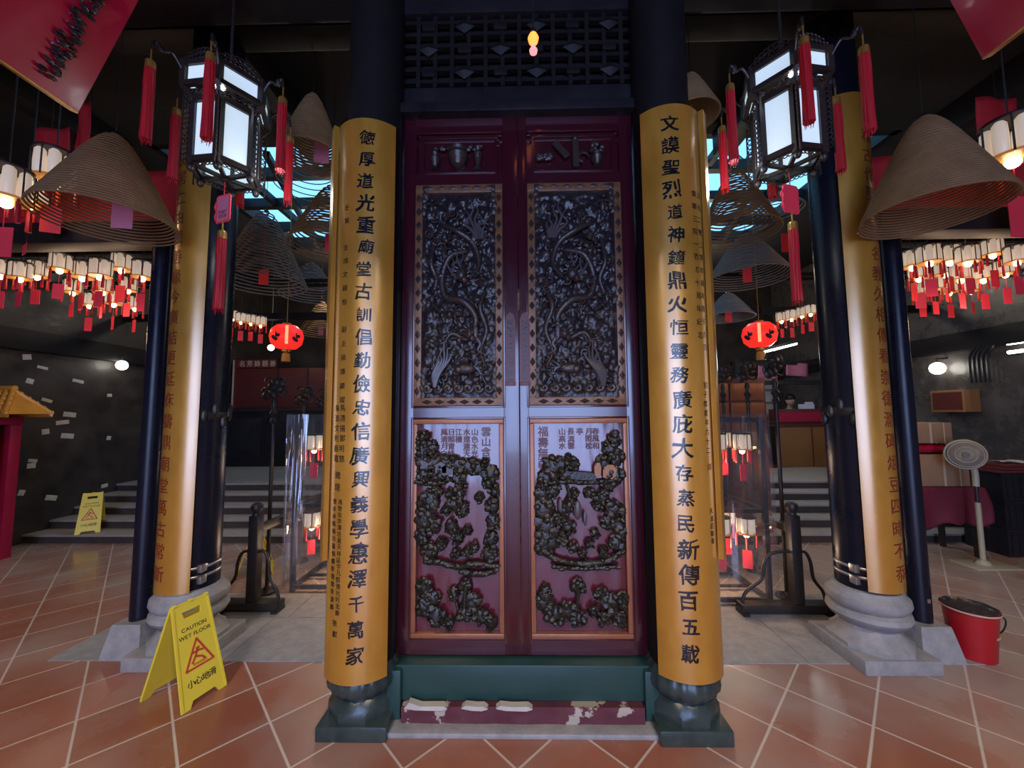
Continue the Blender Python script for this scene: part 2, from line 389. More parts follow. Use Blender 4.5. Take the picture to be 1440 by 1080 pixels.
# ================================================================== THE SETTING
def tile_material():
    m = bpy.data.materials.new('terracotta_tiles'); m.use_nodes = True
    nt = m.node_tree; N = nt.nodes; L = nt.links; b = N['Principled BSDF']
    tc = N.new('ShaderNodeTexCoord'); sp = N.new('ShaderNodeSeparateXYZ'); L.new(tc.outputs['Object'], sp.inputs[0])
    def mth(op, a, bb=None, c=None):
        n = N.new('ShaderNodeMath'); n.operation = op
        for i, q in enumerate((a, bb, c)):
            if q is None: continue
            if isinstance(q, (int, float)): n.inputs[i].default_value = q
            else: L.new(q, n.inputs[i])
        return n.outputs[0]
    def mixc(f, a, bb):
        n = N.new('ShaderNodeMix'); n.data_type = 'RGBA'
        if isinstance(f, (int, float)): n.inputs['Factor'].default_value = f
        else: L.new(f, n.inputs['Factor'])
        for s_, q in (('A', a), ('B', bb)):
            i = [k for k in n.inputs if k.name == s_ and k.type == 'RGBA'][0]
            if isinstance(q, tuple): i.default_value = (*q, 1)
            else: L.new(q, i)
        return [k for k in n.outputs if k.type == 'RGBA'][0]
    x, y = sp.outputs['X'], sp.outputs['Y']
    u = mth('MULTIPLY_ADD', mth('ADD', x, y), 2.0, -0.5)
    v = mth('MULTIPLY_ADD', mth('SUBTRACT', y, x), 2.0, -0.66)
    fu, fv = mth('FRACT', u), mth('FRACT', v)
    du = mth('MINIMUM', fu, mth('SUBTRACT', 1.0, fu)); dv = mth('MINIMUM', fv, mth('SUBTRACT', 1.0, fv))
    d = mth('MINIMUM', du, dv)
    gr = N.new('ShaderNodeMapRange'); gr.inputs['From Min'].default_value = 0.010; gr.inputs['From Max'].default_value = 0.020
    gr.inputs['To Min'].default_value = 1; gr.inputs['To Max'].default_value = 0; L.new(d, gr.inputs['Value'])
    cb = N.new('ShaderNodeCombineXYZ'); L.new(mth('FLOOR', u), cb.inputs[0]); L.new(mth('FLOOR', v), cb.inputs[1])
    wn = N.new('ShaderNodeTexWhiteNoise'); wn.noise_dimensions = '2D'; L.new(cb.outputs[0], wn.inputs['Vector'])
    n1 = N.new('ShaderNodeTexNoise'); n1.inputs['Scale'].default_value = 1.3; n1.inputs['Detail'].default_value = 5; n1.inputs['Roughness'].default_value = 0.5
    L.new(tc.outputs['Object'], n1.inputs['Vector'])
    n2 = N.new('ShaderNodeTexNoise'); n2.inputs['Scale'].default_value = 9; n2.inputs['Detail'].default_value = 6
    L.new(tc.outputs['Object'], n2.inputs['Vector'])
    base = mixc(wn.outputs['Value'], (0.29, 0.095, 0.052), (0.40, 0.15, 0.092))
    base = mixc(mth('MULTIPLY', n2.outputs['Fac'], 0.35), base, (0.22, 0.085, 0.06))
    # worn, dusty walking areas of the courtyard floor
    wr = N.new('ShaderNodeMapRange'); wr.inputs['From Min'].default_value = 0.45; wr.inputs['From Max'].default_value = 0.7
    wr.inputs['To Min'].default_value = 0; wr.inputs['To Max'].default_value = 0.6; L.new(n1.outputs['Fac'], wr.inputs['Value'])
    back = N.new('ShaderNodeMapRange'); back.inputs['From Min'].default_value = 2.2; back.inputs['From Max'].default_value = 3.0
    back.inputs['To Min'].default_value = 0.0; back.inputs['To Max'].default_value = 1.4
    L.new(mth('ADD', y, mth('MULTIPLY', x, 0.25)), back.inputs['Value'])
    wear = mth('MINIMUM', mth('ADD', wr.outputs['Result'], mth('MULTIPLY', back.outputs['Result'], n1.outputs['Fac'])), 0.85)
    base = mixc(wear, base, (0.38, 0.31, 0.27))
    base = mixc(mth('MULTIPLY', gr.outputs['Result'], 0.85), base, (0.62, 0.55, 0.48))
    L.new(base, b.inputs['Base Color'])
    rr = N.new('ShaderNodeMapRange'); rr.inputs['From Min'].default_value = 0.35; rr.inputs['From Max'].default_value = 0.65
    rr.inputs['To Min'].default_value = 0.16; rr.inputs['To Max'].default_value = 0.42; L.new(n1.outputs['Fac'], rr.inputs['Value'])
    L.new(rr.outputs['Result'], b.inputs['Roughness'])
    bp = N.new('ShaderNodeBump'); bp.inputs['Strength'].default_value = 0.25; bp.inputs['Distance'].default_value = 0.006
    hh = mth('ADD', mth('MULTIPLY', gr.outputs['Result'], -0.6), mth('MULTIPLY', n2.outputs['Fac'], 0.5))
    L.new(hh, bp.inputs['Height']); L.new(bp.outputs['Normal'], b.inputs['Normal'])
    return m
MT['tiles'] = tile_material()

CZ = 4.6
struct('floor', MB().bx(-7, 7, -5.2, 10.2, -0.1, 0), 'tiles', 'terracotta tiled temple floor laid diagonally with pale grout', 'floor')
struct('wall_left', MB().bx(-6.3, -6.1, -5.2, 10.2, 0, CZ), 'wall', 'black soot-stained side wall behind the yellow shrine roof', 'wall')
struct('wall_right', MB().bx(6.1, 6.3, -5.2, 10.2, 0, CZ), 'wallr', 'black glossy side wall behind the stand fan', 'wall')
struct('wall_back', MB().bx(-6.3, 6.3, 9.2, 9.4, 0, CZ), 'wall', 'dark rear wall behind the shop counter', 'wall')
wf = MB(); wf.bx(-6.3, -2.3, -5.2, -5.0, 0, CZ); wf.bx(2.3, 6.3, -5.2, -5.0, 0, CZ); wf.bx(-2.3, 2.3, -5.2, -5.0, 3.5, CZ)
struct('wall_front', wf, 'wall', 'dark front wall around the street entrance', 'wall')
SX, SY0, SY1 = 4.2, 4.05, 6.85
ce = MB(); ce.bx(-6.3, 6.3, -5.2, SY0, CZ, CZ+0.1); ce.bx(-6.3, 6.3, SY1, 9.4, CZ, CZ+0.1)
ce.bx(-6.3, -SX, SY0, SY1, CZ, CZ+0.1); ce.bx(SX, 6.3, SY0, SY1, CZ, CZ+0.1)
struct('ceiling', ce, 'ceil', 'black soot-covered ceiling around the skylight', 'ceiling')
w1 = thing('window_1', 'bright blue roof skylight with dark bars above the incense coils', 'skylight', (0, 0, CZ), kind='structure')
fr = MB()
fr.bx(-SX, SX, SY0-.0, SY0+.08, -.0, .2); fr.bx(-SX, SX, SY1-.08, SY1, 0, .2)
fr.bx(-SX, -SX+.08, SY0, SY1, 0, .2); fr.bx(SX-.08, SX, SY0, SY1, 0, .2)
for y in (4.75, 5.45, 6.15): fr.bx(-SX, SX, y-.05, y+.05, 0.02, .15)
for k in range(7): fr.bx(-3.6+k*1.2-.035, -3.6+k*1.2+.035, SY0, SY1, .03, .13)
for sx in (-1, 1):
    for k in range(2): fr.slab((sx*(2.0+k*.9), SY0+.1, -.06), (sx*(2.7+k*.9), SY1-.2, -.06), .07, .07)
fr.build('window_frame', 'blackwood', w1)
MB().bx(-SX+.05, SX-.05, SY0+.05, SY1-.05, .16, .17).build('window_pane', 'glass', w1)

# the back platform and its five steps
st = MB(); st.bx(-6.1, 6.1, 5.8, 9.2, 0, .5)
for k in range(4): st.bx(-6.1, 6.1, 4.72+k*.27, 5.8, 0.0 if k == 0 else k*.105, (k+1)*.105-.025)
sp = thing('stair', 'five grey stone steps rising to the rear hall platform', 'steps', (0, 0, 0), kind='structure')
st.build('risers', 'riser', sp)
tr = MB()
for k in range(4): tr.bx(-6.1, 6.1, 4.70+k*.27, 4.70+(k+1)*.27+.02, (k+1)*.105-.025, (k+1)*.105, b=.006)
tr.bx(-6.1, 6.1, 5.78, 9.2, .5, .525)
tr.build('treads', 'step', sp)

# granite strip under the columns
sl = MB()
for x0, x1 in ((-3.03, -1.9), (-1.895, -.7), (-.695, .66), (.665, 1.75), (1.755, 2.9)):
    sl.bx(x0, x1, 2.51, 3.02, -.002, .005)
    sl.bx(x0+.1, x1+.1, 3.025, 3.42, -.002, .005)
struct('floor_slab', sl, 'stone', 'grey granite strip in the floor between the column bases', 'paving')

# wood beams overhead
bmn = MB(); bmn.bx(-6.1, -2.48, 2.58, 2.74, 2.775, 2.93, b=.01)
struct('trim_1', bmn, 'blackwood', 'black horizontal beam above the hanging lamps beside the yellow shrine', 'beam')
bmn = MB(); bmn.bx(2.48, 6.1, 2.58, 2.74, 2.775, 2.93, b=.01)
struct('trim_2', bmn, 'blackwood', 'black horizontal beam above the hanging lamps near the fan', 'beam')
bmn = MB(); bmn.bx(-6.1, 6.1, 2.0, 2.24, 4.02, 4.28, b=.02); bmn.bx(-6.1, 6.1, 2.5, 2.7, 4.3, 4.58, b=.02)
for x in (-4.4, -2.2, 2.2, 4.4): bmn.bx(x-.1, x+.1, -4.9, 4.0, 4.3, 4.58, b=.02)
struct('trim_3', bmn, 'blackwood', 'black roof beams crossing above the lattice frieze', 'beam')
bmn = MB()
for sx in (-1, 1):
    [bmn.bx(sx*6.1, sx*(3.3 if y < 4.1 else 3.75), y-.025, y+.025, 3.3, 3.35) for y in (3.28, 3.5, 3.78, 4.0, 4.26, 4.48)]
    bmn.bx(sx*6.1, sx*2.4, 4.92, 4.96, 3.3, 3.34); bmn.bx(sx*6.1, sx*2.4, 5.10, 5.14, 3.3, 3.34); bmn.bx(sx*6.1, sx*2.0, 5.7, 5.78, 3.0, 3.1)
struct('trim_4', bmn, 'blackwood', 'thin black rails carrying the small glass lamps', 'rail')
bmn = MB(); bmn.bx(-6.1, -5.98, -2, 9.2, 2.35, 2.6, b=.01)
struct('trim_5', bmn, 'blackwood', 'black ledge along the soot-stained wall', 'ledge')
bmn = MB(); bmn.bx(5.98, 6.1, -2, 9.2, 2.35, 2.6, b=.01)
struct('trim_6', bmn, 'blackwood', 'black ledge along the glossy wall by the fan', 'ledge')

bmn = MB(); bmn.bx(-6.1, 6.1, -1.0, -.8, 3.66, 4.58, b=.02)  # unseen beam, added to keep the overhead light off the upper doors
struct('light_block_beam', bmn, 'blackwood', 'added unseen black beam blocking light from the upper doors', 'beam')

# lattice frieze above the doors
lt = thing('frieze', 'dark carved lattice frieze above the double doors', 'frieze', (0, 2.12, 3.30), kind='structure')
f = MB(); f.bx(-.9, .9, 0, .06, 0, .17, b=.01); f.bx(-.9, .9, -.02, .06, .62, .72, b=.01); f.bx(-.9, -.84, 0, .05, .17, .62); f.bx(.84, .9, 0, .05, .17, .62)
f.build('frieze_frame', 'black', lt)
f = MB()
for i in range(17):
    x = -.8+i*.1
    f.bx(x-.012, x+.012, .0, .03, .17, .62)
for j in range(6): f.bx(-.84, .84, .005, .035, .2+j*.075, .222+j*.075)
for i in range(8):
    for j in range(3):
        cx = -.75+i*.213; cz = .25+j*.145
        if (i+j) % 2 == 0:
            f.add([(cx-.06, -.012, cz), (cx, -.012, cz+.045), (cx+.06, -.012, cz), (cx, -.012, cz-.045), (cx, -.03, cz)], [(0, 1, 4), (1, 2, 4), (2, 3, 4), (3, 0, 4)])
        else: f.bx(cx-.04, cx+.04, -.012, .01, cz-.02, cz+.02, b=.006)
f.build('lattice', 'blackwood', lt)
MB().bx(-.9, .9, .06, .08, .0, .7).build('back_board', 'ceil', lt)

# door frame, threshold
df = thing('trim_7', 'black door frame around the carved double doors', 'door frame', (-.015, 2.1, 0), kind='structure')
f = MB()
for sx in (-1, 1): f.bx(sx*.665, sx*.72, -.04, .12, .0, 3.32, b=.008)
f.bx(-.72, .72, -.04, .12, 3.27, 3.33, b=.006); f.build('door_jambs', 'black', df)
th = thing('trim_8', 'green painted threshold over a chipped maroon stone step', 'threshold', (-.015, 2.0, 0), kind='structure')
MB().bx(-.66, .66, .05, .16, .1, .272, b=.008).build('green_board', 'greenwood', th)
f = MB()
for sx in (-1, 1): f.bx(sx*.61, sx*.68, .02, .15, .03, .262, b=.008)
f.build('side_block', 'greenwood', th)
mp = mat('peeling_maroon_paint', (0.085, 0.018, 0.03), 0.4, c2=(0.13, 0.04, 0.05), scale=9, bump=0.2)
def peel():
    nt = mp.node_tree; N = nt.nodes; L = nt.links; b = N['Principled BSDF']
    n = N.new('ShaderNodeTexNoise'); n.inputs['Scale'].default_value = 6.5; n.inputs['Detail'].default_value = 6; n.inputs['Roughness'].default_value = 0.62
    tc = N.new('ShaderNodeTexCoord'); L.new(tc.outputs['Object'], n.inputs['Vector'])
    r = N.new('ShaderNodeValToRGB'); r.color_ramp.elements[0].position = 0.60; r.color_ramp.elements[1].position = 0.615
    L.new(n.outputs['Fac'], r.inputs['Fac'])
    src = b.inputs['Base Color'].links[0].from_socket
    mx = N.new('ShaderNodeMix'); mx.data_type = 'RGBA'; L.new(r.outputs['Color'], mx.inputs['Factor'])
    A = [k for k in mx.inputs if k.name == 'A' and k.type == 'RGBA'][0]; B = [k for k in mx.inputs if k.name == 'B' and k.type == 'RGBA'][0]
    L.new(src, A); B.default_value = (0.42, 0.37, 0.31, 1)
    L.new([k for k in mx.outputs if k.type == 'RGBA'][0], b.inputs['Base Color'])
peel(); MT['peel'] = mp
f = MB(); f.grid(60, 6, lambda u, v: (-.60+1.2*u, .005+.012*noise.noise(Vector((u*9, v*2, 3)))*.4, .02+.085*v)); f.bx(-.6, .6, .012, .15, .02, .1)
f.build('stone_step', 'peel', th)
f = MB(); ch = [(-.58, .075), (-.42, .085), (-.24, .1), (-.2, .11), (-.05, .11), (.02, .102)]
for i, (x0, x1) in enumerate(((-.58, -.37), (-.3, -.17), (-.13, .05))):
    f.prism([(x0, .103), (x0+.02, .118+.012*(i == 0)), (x0+.08, .112), (x1-.02, .114), (x1, .1), (x1-.03, .092), (x0+.05, .094)], -.006, .03)
f.build('chipped_mortar', 'whitepaper', th)
MB().bx(-.67, .67, -.055, .06, 0, .026, b=.008).build('kerb', 'stone', th)

# columns
def ring_pts(r, a0, a1, n, z0, z1): return
def column(name, x, y, kind, label):
    t = thing(name, label, 'column', (x, y, 0), kind='structure')
    if kind == 'inner':
        f = MB(); f.bx(-.17, .17, -.17, .17, 0, .07, b=.008)
        f.build('plinth', 'greenstone', t)
        f = MB(); f.lathe([(.168, .07), (.172, .085), (.17, .125), (.135, .165)], 8, a0=PI/8, smooth=False); f.build('octagon_step', 'greenstone', t)
        f = MB(); f.lathe([(.11, .155), (.15, .17), (.176, .205), (.182, .235), (.174, .27), (.15, .30)], 80, mod=lambda a, z: 1+.022*math.cos(a*20))
        f.build('ribbed_drum', 'greenstone', t)
        MB().lathe([(.15, .30), (.15, CZ)], 40).build('shaft', 'blackwood', t)
    else:
        f = MB(); f.bx(-.225, .225, -.225, .225, 0, .085, b=.008); f.build('plinth', 'stone', t)
        f = MB(); f.lathe([(.225, .085), (.225, .11), (.2, .13), (.165, .17), (.15, .20), (.158, .22)], 8, a0=PI/8, smooth=False)
        f.lathe([(.15, .2), (.17, .225), (.2, .24), (.215, .265), (.21, .29), (.185, .305), (.19, .31), (.205, .325), (.215, .35), (.21, .38), (.185, .40), (.175, .425), (.16, .43)], 48)
        f.build('moulded_base', 'stone', t)
        MB().lathe([(.155, .43), (.155, CZ)], 48).build('shaft', 'navy', t)
        f = MB()
        for z in (.5, .555): f.lathe([(.1565, z), (.159, z+.003), (.159, z+.013), (.1565, z+.016)], 48)
        sx = 1 if x < 0 else -1
        for z in (.46, .53): f.box((sx*.135, -.085, z+.03), (.03, .05, .05), b=.006)
        f.build('steel_strap', 'steel', t)
        f = MB(); f.lathe([(.1565, 1.52), (.161, 1.53), (.161, 1.56), (.1565, 1.57)], 40)
        for k in range(8):
            a = R_(250+k*22) if x < 0 else R_(120+k*22)
            f.ball((.16*math.cos(a), .16*math.sin(a), 1.545+.05*math.sin(k*2.1)), (.02, .02, .045), 8, 6)
        f.build('old_wire_clamp', 'iron', t)
    return t
column('column', -.83, 2.09, 'inner', 'slim column with dark ribbed stone base left of the doors')
column('column', .795, 2.08, 'inner', 'slim column with dark ribbed stone base right of the doors')
column('column', -2.22, 2.625, 'outer', 'black column with grey moulded base behind the yellow caution sign')
column('column', 2.22, 2.625, 'outer', 'black column with grey moulded base beside the red bucket')

# gilded couplet boards hugging the columns
def board(loc, rz, r, half, z0, z1, label, group, top_round=True, th=.022):
    t = thing('couplet_board', label, 'couplet board', (loc[0], loc[1], 0), rz, group)
    n = 36; prof = []
    f = MB(); A = R_(half)
    vs = []; fs = []
    for rr in (r, r-th):
        for k in range(n+1):
            a = -A+2*A*k/n
            for z in (z0, z1): vs.append((rr*math.sin(a), -rr*math.cos(a), z))
    B = 2*(n+1)
    for k in range(n):
        i = 2*k
        fs.append((i, i+2, i+3, i+1)); fs.append((B+i, B+i+1, B+i+3, B+i+2))
        fs.append((i, B+i, B+i+2, i+2)); fs.append((i+1, i+3, B+i+3, B+i+1))
    fs.append((0, 1, B+1, B)); i = 2*n; fs.append((i, B+i, B+i+1, i+1))
    f.add(vs, fs, True); f.build('gilded_panel', 'gold', t)
    def wrap(s, z, h): return Vector(((r+h)*math.sin(s/r), -(r+h)*math.cos(s/r), z))
    return t, wrap
def col_text(txt, s, z_top, z_bot, size, jit=0.0, shear=0.0, sc=0.0):
    n = len(txt); out = []
    for i, ch in enumerate(txt):
        if ch in ' 　': continue
        z = z_top+(z_bot-z_top)*(i/(max(n-1, 1)))
        out.append((ch, s+random.uniform(-jit, jit), z, size*(1+random.uniform(-sc, sc)), shear+random.uniform(-.08, .08)*(jit > 0), random.uniform(-.06, .06)*(jit > 0)))
    return out
RB = .20
t, wr = board((-.83, 2.09), 0, RB, 51, .275, 3.10, 'long gilded couplet board with bold black calligraphy left of the doors', 'couplet boards with black calligraphy')
letters(col_text('德厚道光重廟堂古訓倡勤儉忠信廣興義學惠澤千萬家', .03, 2.99, .41, .088, .006, .06, .14), wr, 'calligraphy', 'ink', t, .022, .085, .006)
sm = col_text('壬寅　主席文穎怡　副主席譚鎮國', -.075, 2.62, 1.62, .034, .002)
sm += col_text('馬清揚鄧明慧', -.068, 1.58, 1.33, .036, .002)+col_text('韋浩文何超蕸', -.108, 1.58, 1.33, .036, .002)+col_text('總理', -.09, 1.25, 1.19, .04, .002)
sm += col_text('馮敬安李澤培黃天祥區宇凡鄧德光何志豪', -.07, 1.12, .6, .029, .002)+col_text('曾卓林陳婉珍羅炯麟麥德章李鋈麟', -.108, 1.12, .62, .029, .002)+col_text('敬獻', -.085, .55, .5, .032, .002)
letters(sm, wr, 'small_inscription', 'ink', t, .006, .05, .006, .001)
t, wr = board((.795, 2.08), 0, RB, 51, .295, 3.135, 'long gilded couplet board with bold black calligraphy right of the doors', 'couplet boards with black calligraphy')
letters(col_text('文謨聖烈道神鐘鼎火恒靈務廣庇大存蒸民新傳百五載', -.025, 3.03, .43, .088, .006, .06, .14), wr, 'calligraphy', 'ink', t, .022, .085, .006)
sm = col_text('公元二零二零年歲次庚子吉日', .128, 2.66, 1.87, .036, .002)+col_text('東華三院一百五十周年紀念', .09, 2.66, 1.93, .036, .002)
sm += col_text('招子傑書年六十二', .112, 1.68, 1.36, .034, .004, .05)+col_text('天虛莊敬書', .118, 1.07, .93, .03, .002)
letters(sm, wr, 'small_inscription', 'ink', t, .006, .05, .006, .001)
letters([('印', .118, 1.28, .034)], wr, 'red_seal', 'redink', t, .03, 0, .006, .001)
board((-.83, 2.09), R_(-90), .23, 46, .83, 3.09, 'narrow plain gilded board on the outer side of the column left of the doors', 'plain gilded side boards', th=.024)
board((.795, 2.08), R_(90), .23, 46, .84, 3.13, 'narrow plain gilded board on the outer side of the column right of the doors', 'plain gilded side boards', th=.024)
t, wr = board((-2.22, 2.625), R_(-9), .19, 46, .43, 3.66, 'gilded couplet board with dark red characters behind the yellow caution sign', 'couplet boards with red characters', th=.025)
letters(col_text('安民居仁由義善緣今廣結更延庥鑄鼎廟堂萬古常新', -.045, 3.42, .56, .105, 0, 0, .02), wr, 'red_lettering', 'redink', t, .004, .02, .006)
t, wr = board((2.22, 2.625), R_(9), .19, 46, .445, 3.66, 'gilded couplet board with dark red characters on the column by the red bucket', 'couplet boards with red characters', th=.025)
letters(col_text('稽古作聖希賢名教久相傳看崇德泐碑俎豆四時不忝', .045, 3.36, .56, .105, 0, 0, .02), wr, 'red_lettering', 'redink', t, .004, .02, .006)

# slim posts with stone feet
for sx, lab in ((-1, 'thin black post on a grey stone foot behind the yellow caution sign'), (1, 'thin black post on a grey stone foot next to the red bucket')):
    t = thing('support_post', lab, 'post', (sx*2.57, 2.64, 0), kind='structure')
    f = MB(); f.lathe([(.185, 0), (.18, .02), (.135, .19), (.13, .2)], 4, a0=PI/4, smooth=False); f.build('stone_foot', 'stone', t)
    MB().lathe([(.058, .2), (.058, 2.775)], 28).build('shaft', 'navy', t)
    if sx > 0: MB().box((-.0, -.06, .34), (.02, .006, .025), b=.002).build('tape_mark', 'steel', t)

# ================================================================== THE DOORS
def carved_ground(x0, x1, z0, z1, nx, nz, seed, amp=.02, q=7.0):
    f = MB()
    def fn(u, v):
        x = x0+(x1-x0)*u; z = z0+(z1-z0)*v
        p = Vector((x*q*2.4, z*q*2.4, seed))
        d = noise.voronoi(p)[0]
        h = max(0, 1-d[0]*1.35)*.6 + max(0, (d[1]-d[0]))*.25
        h += .38*abs(noise.noise(p*1.7+Vector((3, 1, 2))))+.2*noise.noise(p*4.3)
        e = min(1, min(u, 1-u)*14, min(v, 1-v)*22)
        return (x, -h*amp*e, z)
    f.grid(nx, nz, fn); return f
def curve_pts(pts, n=8):
    """smooth Catmull-Rom through (x, y, z) points"""
    P = [Vector(p) for p in pts]; P = [2*P[0]-P[1]]+P+[2*P[-1]-P[-2]]; out = []
    for i in range(1, len(P)-2):
        for k in range(n):
            t = k/n; a, b, c, d = P[i-1], P[i], P[i+1], P[i+2]
            out.append(.5*((2*b)+(-a+c)*t+(2*a-5*b+4*c-d)*t*t+(-a+3*b-3*c+d)*t**3))
    out.append(P[-2]); return out
def upper_panel(t, x0, x1, z0, z1, mir, seed):
    rnd = random.Random(seed)
    bw = .042
    f = MB()
    f.bx(x0, x1, -.012, .02, z1-bw*1.15, z1, b=.004); f.bx(x0, x1, -.012, .02, z0, z0+bw*1.05, b=.004)
    f.bx(x0, x0+bw, -.012, .02, z0+bw, z1-bw*1.1, b=.004); f.bx(x1-bw, x1, -.012, .02, z0+bw, z1-bw*1.1, b=.004)
    t = f.build('panel_border', 'ochre', t)
    f = MB()
    n = 15
    for k in range(n):
        z = z0+bw+(z1-z0-2*bw)*(k+.5)/n
        for xc in (x0+bw*.5, x1-bw*.5):
            f.add([(xc-.016, -.013, z), (xc, -.013, z+.026), (xc+.016, -.013, z), (xc, -.013, z-.026), (xc, -.021, z)], [(0, 1, 4), (1, 2, 4), (2, 3, 4), (3, 0, 4)])
    for k in range(6):
        x = x0+bw+(x1-x0-2*bw)*(k+.5)/6
        for zc in (z0+bw*.5, z1-bw*.55):
            f.add([(x-.03, -.013, zc), (x, -.013, zc+.014), (x+.03, -.013, zc), (x, -.013, zc-.014), (x, -.021, zc)], [(0, 1, 4), (1, 2, 4), (2, 3, 4), (3, 0, 4)])
    # carved brackets half way up and at the corners
    for xc, s in ((x0+bw, 1), (x1-bw, -1)):
        for vz, hh in ((.56, .16), (.1, .09), (.93, .09)):
            zc = z0+(z1-z0)*vz
            for q in range(5): f.ball((xc+s*(.004+.012*rnd.random()), -.006, zc+hh*(q/4-.5)*1.5), (.02, .010, .026), 9, 6, nz=.5, seed=q+vz*9)
    f.build('border_motifs', 'carvedragon', t)
    ix0, ix1, iz0, iz1 = x0+bw, x1-bw, z0+bw, z1-bw*1.1
    carved_ground(ix0, ix1, iz0, iz1, 64, 150, seed, .034).build('carved_clouds', 'carve', t)
    def P(u, v, y=-.03):
        if mir: u = 1-u
        return (ix0+(ix1-ix0)*u, y, iz1-(iz1-iz0)*v)
    f = MB()
    for path, r0 in (([(.62, .30), (.40, .33), (.28, .42), (.33, .52), (.58, .55), (.74, .63), (.62, .72), (.42, .70), (.30, .76)], .017),
                     ([(.30, .17), (.50, .21), (.70, .26), (.78, .36), (.66, .44)], .015), ([(.18, .24), (.14, .36), (.2, .44), (.14, .54), (.28, .6)], .012),
                     ([(.86, .5), (.80, .58), (.88, .68), (.8, .78), (.88, .86)], .012)):
        pts = curve_pts([P(u, v, -.022-.016*math.sin(i*1.9)) for i, (u, v) in enumerate(path)], 12); K = len(pts)
        f.tube(pts, [r0*(.45+.75*math.sin(PI*min(1, .12+.88*k/K)))*(1+.16*(k % 2)) for k in range(K)], 10)
        for k in range(1, K-1, 3):
            d = (pts[k+1]-pts[k-1]).normalized(); nn = Vector((d.z, 0, -d.x))
            f.tube([pts[k]+nn*r0*.7, pts[k]+nn*r0*1.5+d*.012+Vector((0, -.006, 0))], [.007, .0015], 5)
    # heads: skull, brow, snout, jaw
    for (u, v, s) in ((.55, .42, 1), (.66, .70, .9), (.32, .24, .7)):
        c = P(u, v, -.045)
        f.ball(c, (.032*s, .03*s, .04*s), 12, 8, nz=.25, seed=u*9); f.ball((c[0]+.02*s, c[1]-.012, c[2]-.035*s), (.02*s, .022*s, .024*s), 10, 7, nz=.2, seed=v)
        for dx in (-.014, .014): f.ball((c[0]+dx*s, c[1]-.026*s, c[2]+.012*s), .008*s, 8, 6)
        for q in range(9):
            a = -PI*.1+q*PI*.15; f.tube([(c[0]+.03*s*math.cos(a), c[1]+.008, c[2]+.036*s*math.sin(a)), (c[0]+.058*s*math.cos(a+.25), c[1], c[2]+.062*s*math.sin(a+.25))], [.008*s, .002], 5)
    # carp near the foot and scrolling waves along the bottom
    c = P(.60, .865, -.03); f.ball(c, (.06, .022, .03), 14, 8); f.ball((c[0]-.035 if not mir else c[0]+.035, c[1]-.006, c[2]-.005), (.028, .02, .024), 10, 7)
    for q in range(4): f.tube([P(.70+q*.02, .86, -.03), P(.80+q*.025, .83+.035*q, -.028)], [.009, .003], 6)
    for k in range(7):
        f.tube([P(.10+k*.135+.055*math.cos(a)*(1-a/9), .955+.02*math.sin(a)*(1-a/9), -.03) for a in [i*.6 for i in range(13)]], .012, 7)
    for k in range(22):    # scrolling clouds
        u, v, s0, dr = rnd.random()*.84+.08, rnd.random()*.86+.05, rnd.uniform(.016, .03), rnd.choice((-1, 1)); c = Vector(P(u, v, -.024)); a0 = rnd.random()*6
        f.tube([c+Vector((s0*(1-i/16)*math.cos(a0+dr*i*.6), -.001*i, s0*(1-i/16)*math.sin(a0+dr*i*.6))) for i in range(14)], .0055, 6)
    for k in range(12):    # small standing figures
        u, v = (.16, .44, .72, .3, .6, .85)[k % 6]+rnd.uniform(-.05, .05), .08+.075*k; c = P(u, v, -.022); s0 = rnd.uniform(.8, 1.15)
        f.ball(c, (.016*s0, .016, .034*s0), 9, 7, nz=.25, seed=k*3); f.ball((c[0]+.004, c[1]-.012, c[2]+.042*s0), (.011*s0,)*3, 9, 6, nz=.1, seed=k)
        for s1 in (-1, 1): f.tube([(c[0]+s1*.012, c[1]-.008, c[2]+.02*s0), (c[0]+s1*.034*s0, c[1]-.014, c[2]+.004+.02*rnd.random())], [.007, .004], 6)
    for k in range(26):
        u, v = rnd.random()*.9+.05, rnd.random()*.9+.05; f.ball(P(u, v, -.024), (.012+.012*rnd.random(), .014, .012+.012*rnd.random()), 9, 6, nz=.35, seed=k)
    f.build('dragon_carving', 'carvedragon', t)
    f = MB()
    def wisp(pts, r): 
        q = curve_pts([P(u, v, -.042) for u, v in pts], 6); K = len(q); f.tube(q, [r*(1-.8*k/(K-1)) for k in range(K)], 7)
    for k, (du, h) in enumerate(((-.13, .14), (-.06, .19), (.0, .17), (.06, .12), (.1, .08))):
        wisp([(.80+du*.25, .25), (.78+du*.6, .21), (.73+du, .25-h*.55), (.77+du*.9, .25-h*.8), (.74+du, .25-h)], .012)
    wisp([(.56, .44), (.55, .39), (.49, .35), (.50, .30)], .011); wisp([(.50, .44), (.42, .41), (.36, .37), (.31, .31)], .011)
    wisp([(.43, .41), (.45, .37), (.42, .33)], .007); wisp([(.52, .37), (.57, .34), (.56, .29)], .007)
    for k in range(5): wisp([(.20, .95), (.18+.02*k, .89), (.26+.03*k, .83), (.22+.05*k, .77-.012*k+.04*abs(k-2)), (.26+.05*k, .74+.03*abs(k-2))], .013)
    c = P(.74, .70, -.05); f.ball(c, (.016, .012, .042), 10, 8); wisp([(.74, .72), (.8, .75), (.77, .78), (.86, .8)], .012)
    f.build('flame_carving', 'carvepale', t)

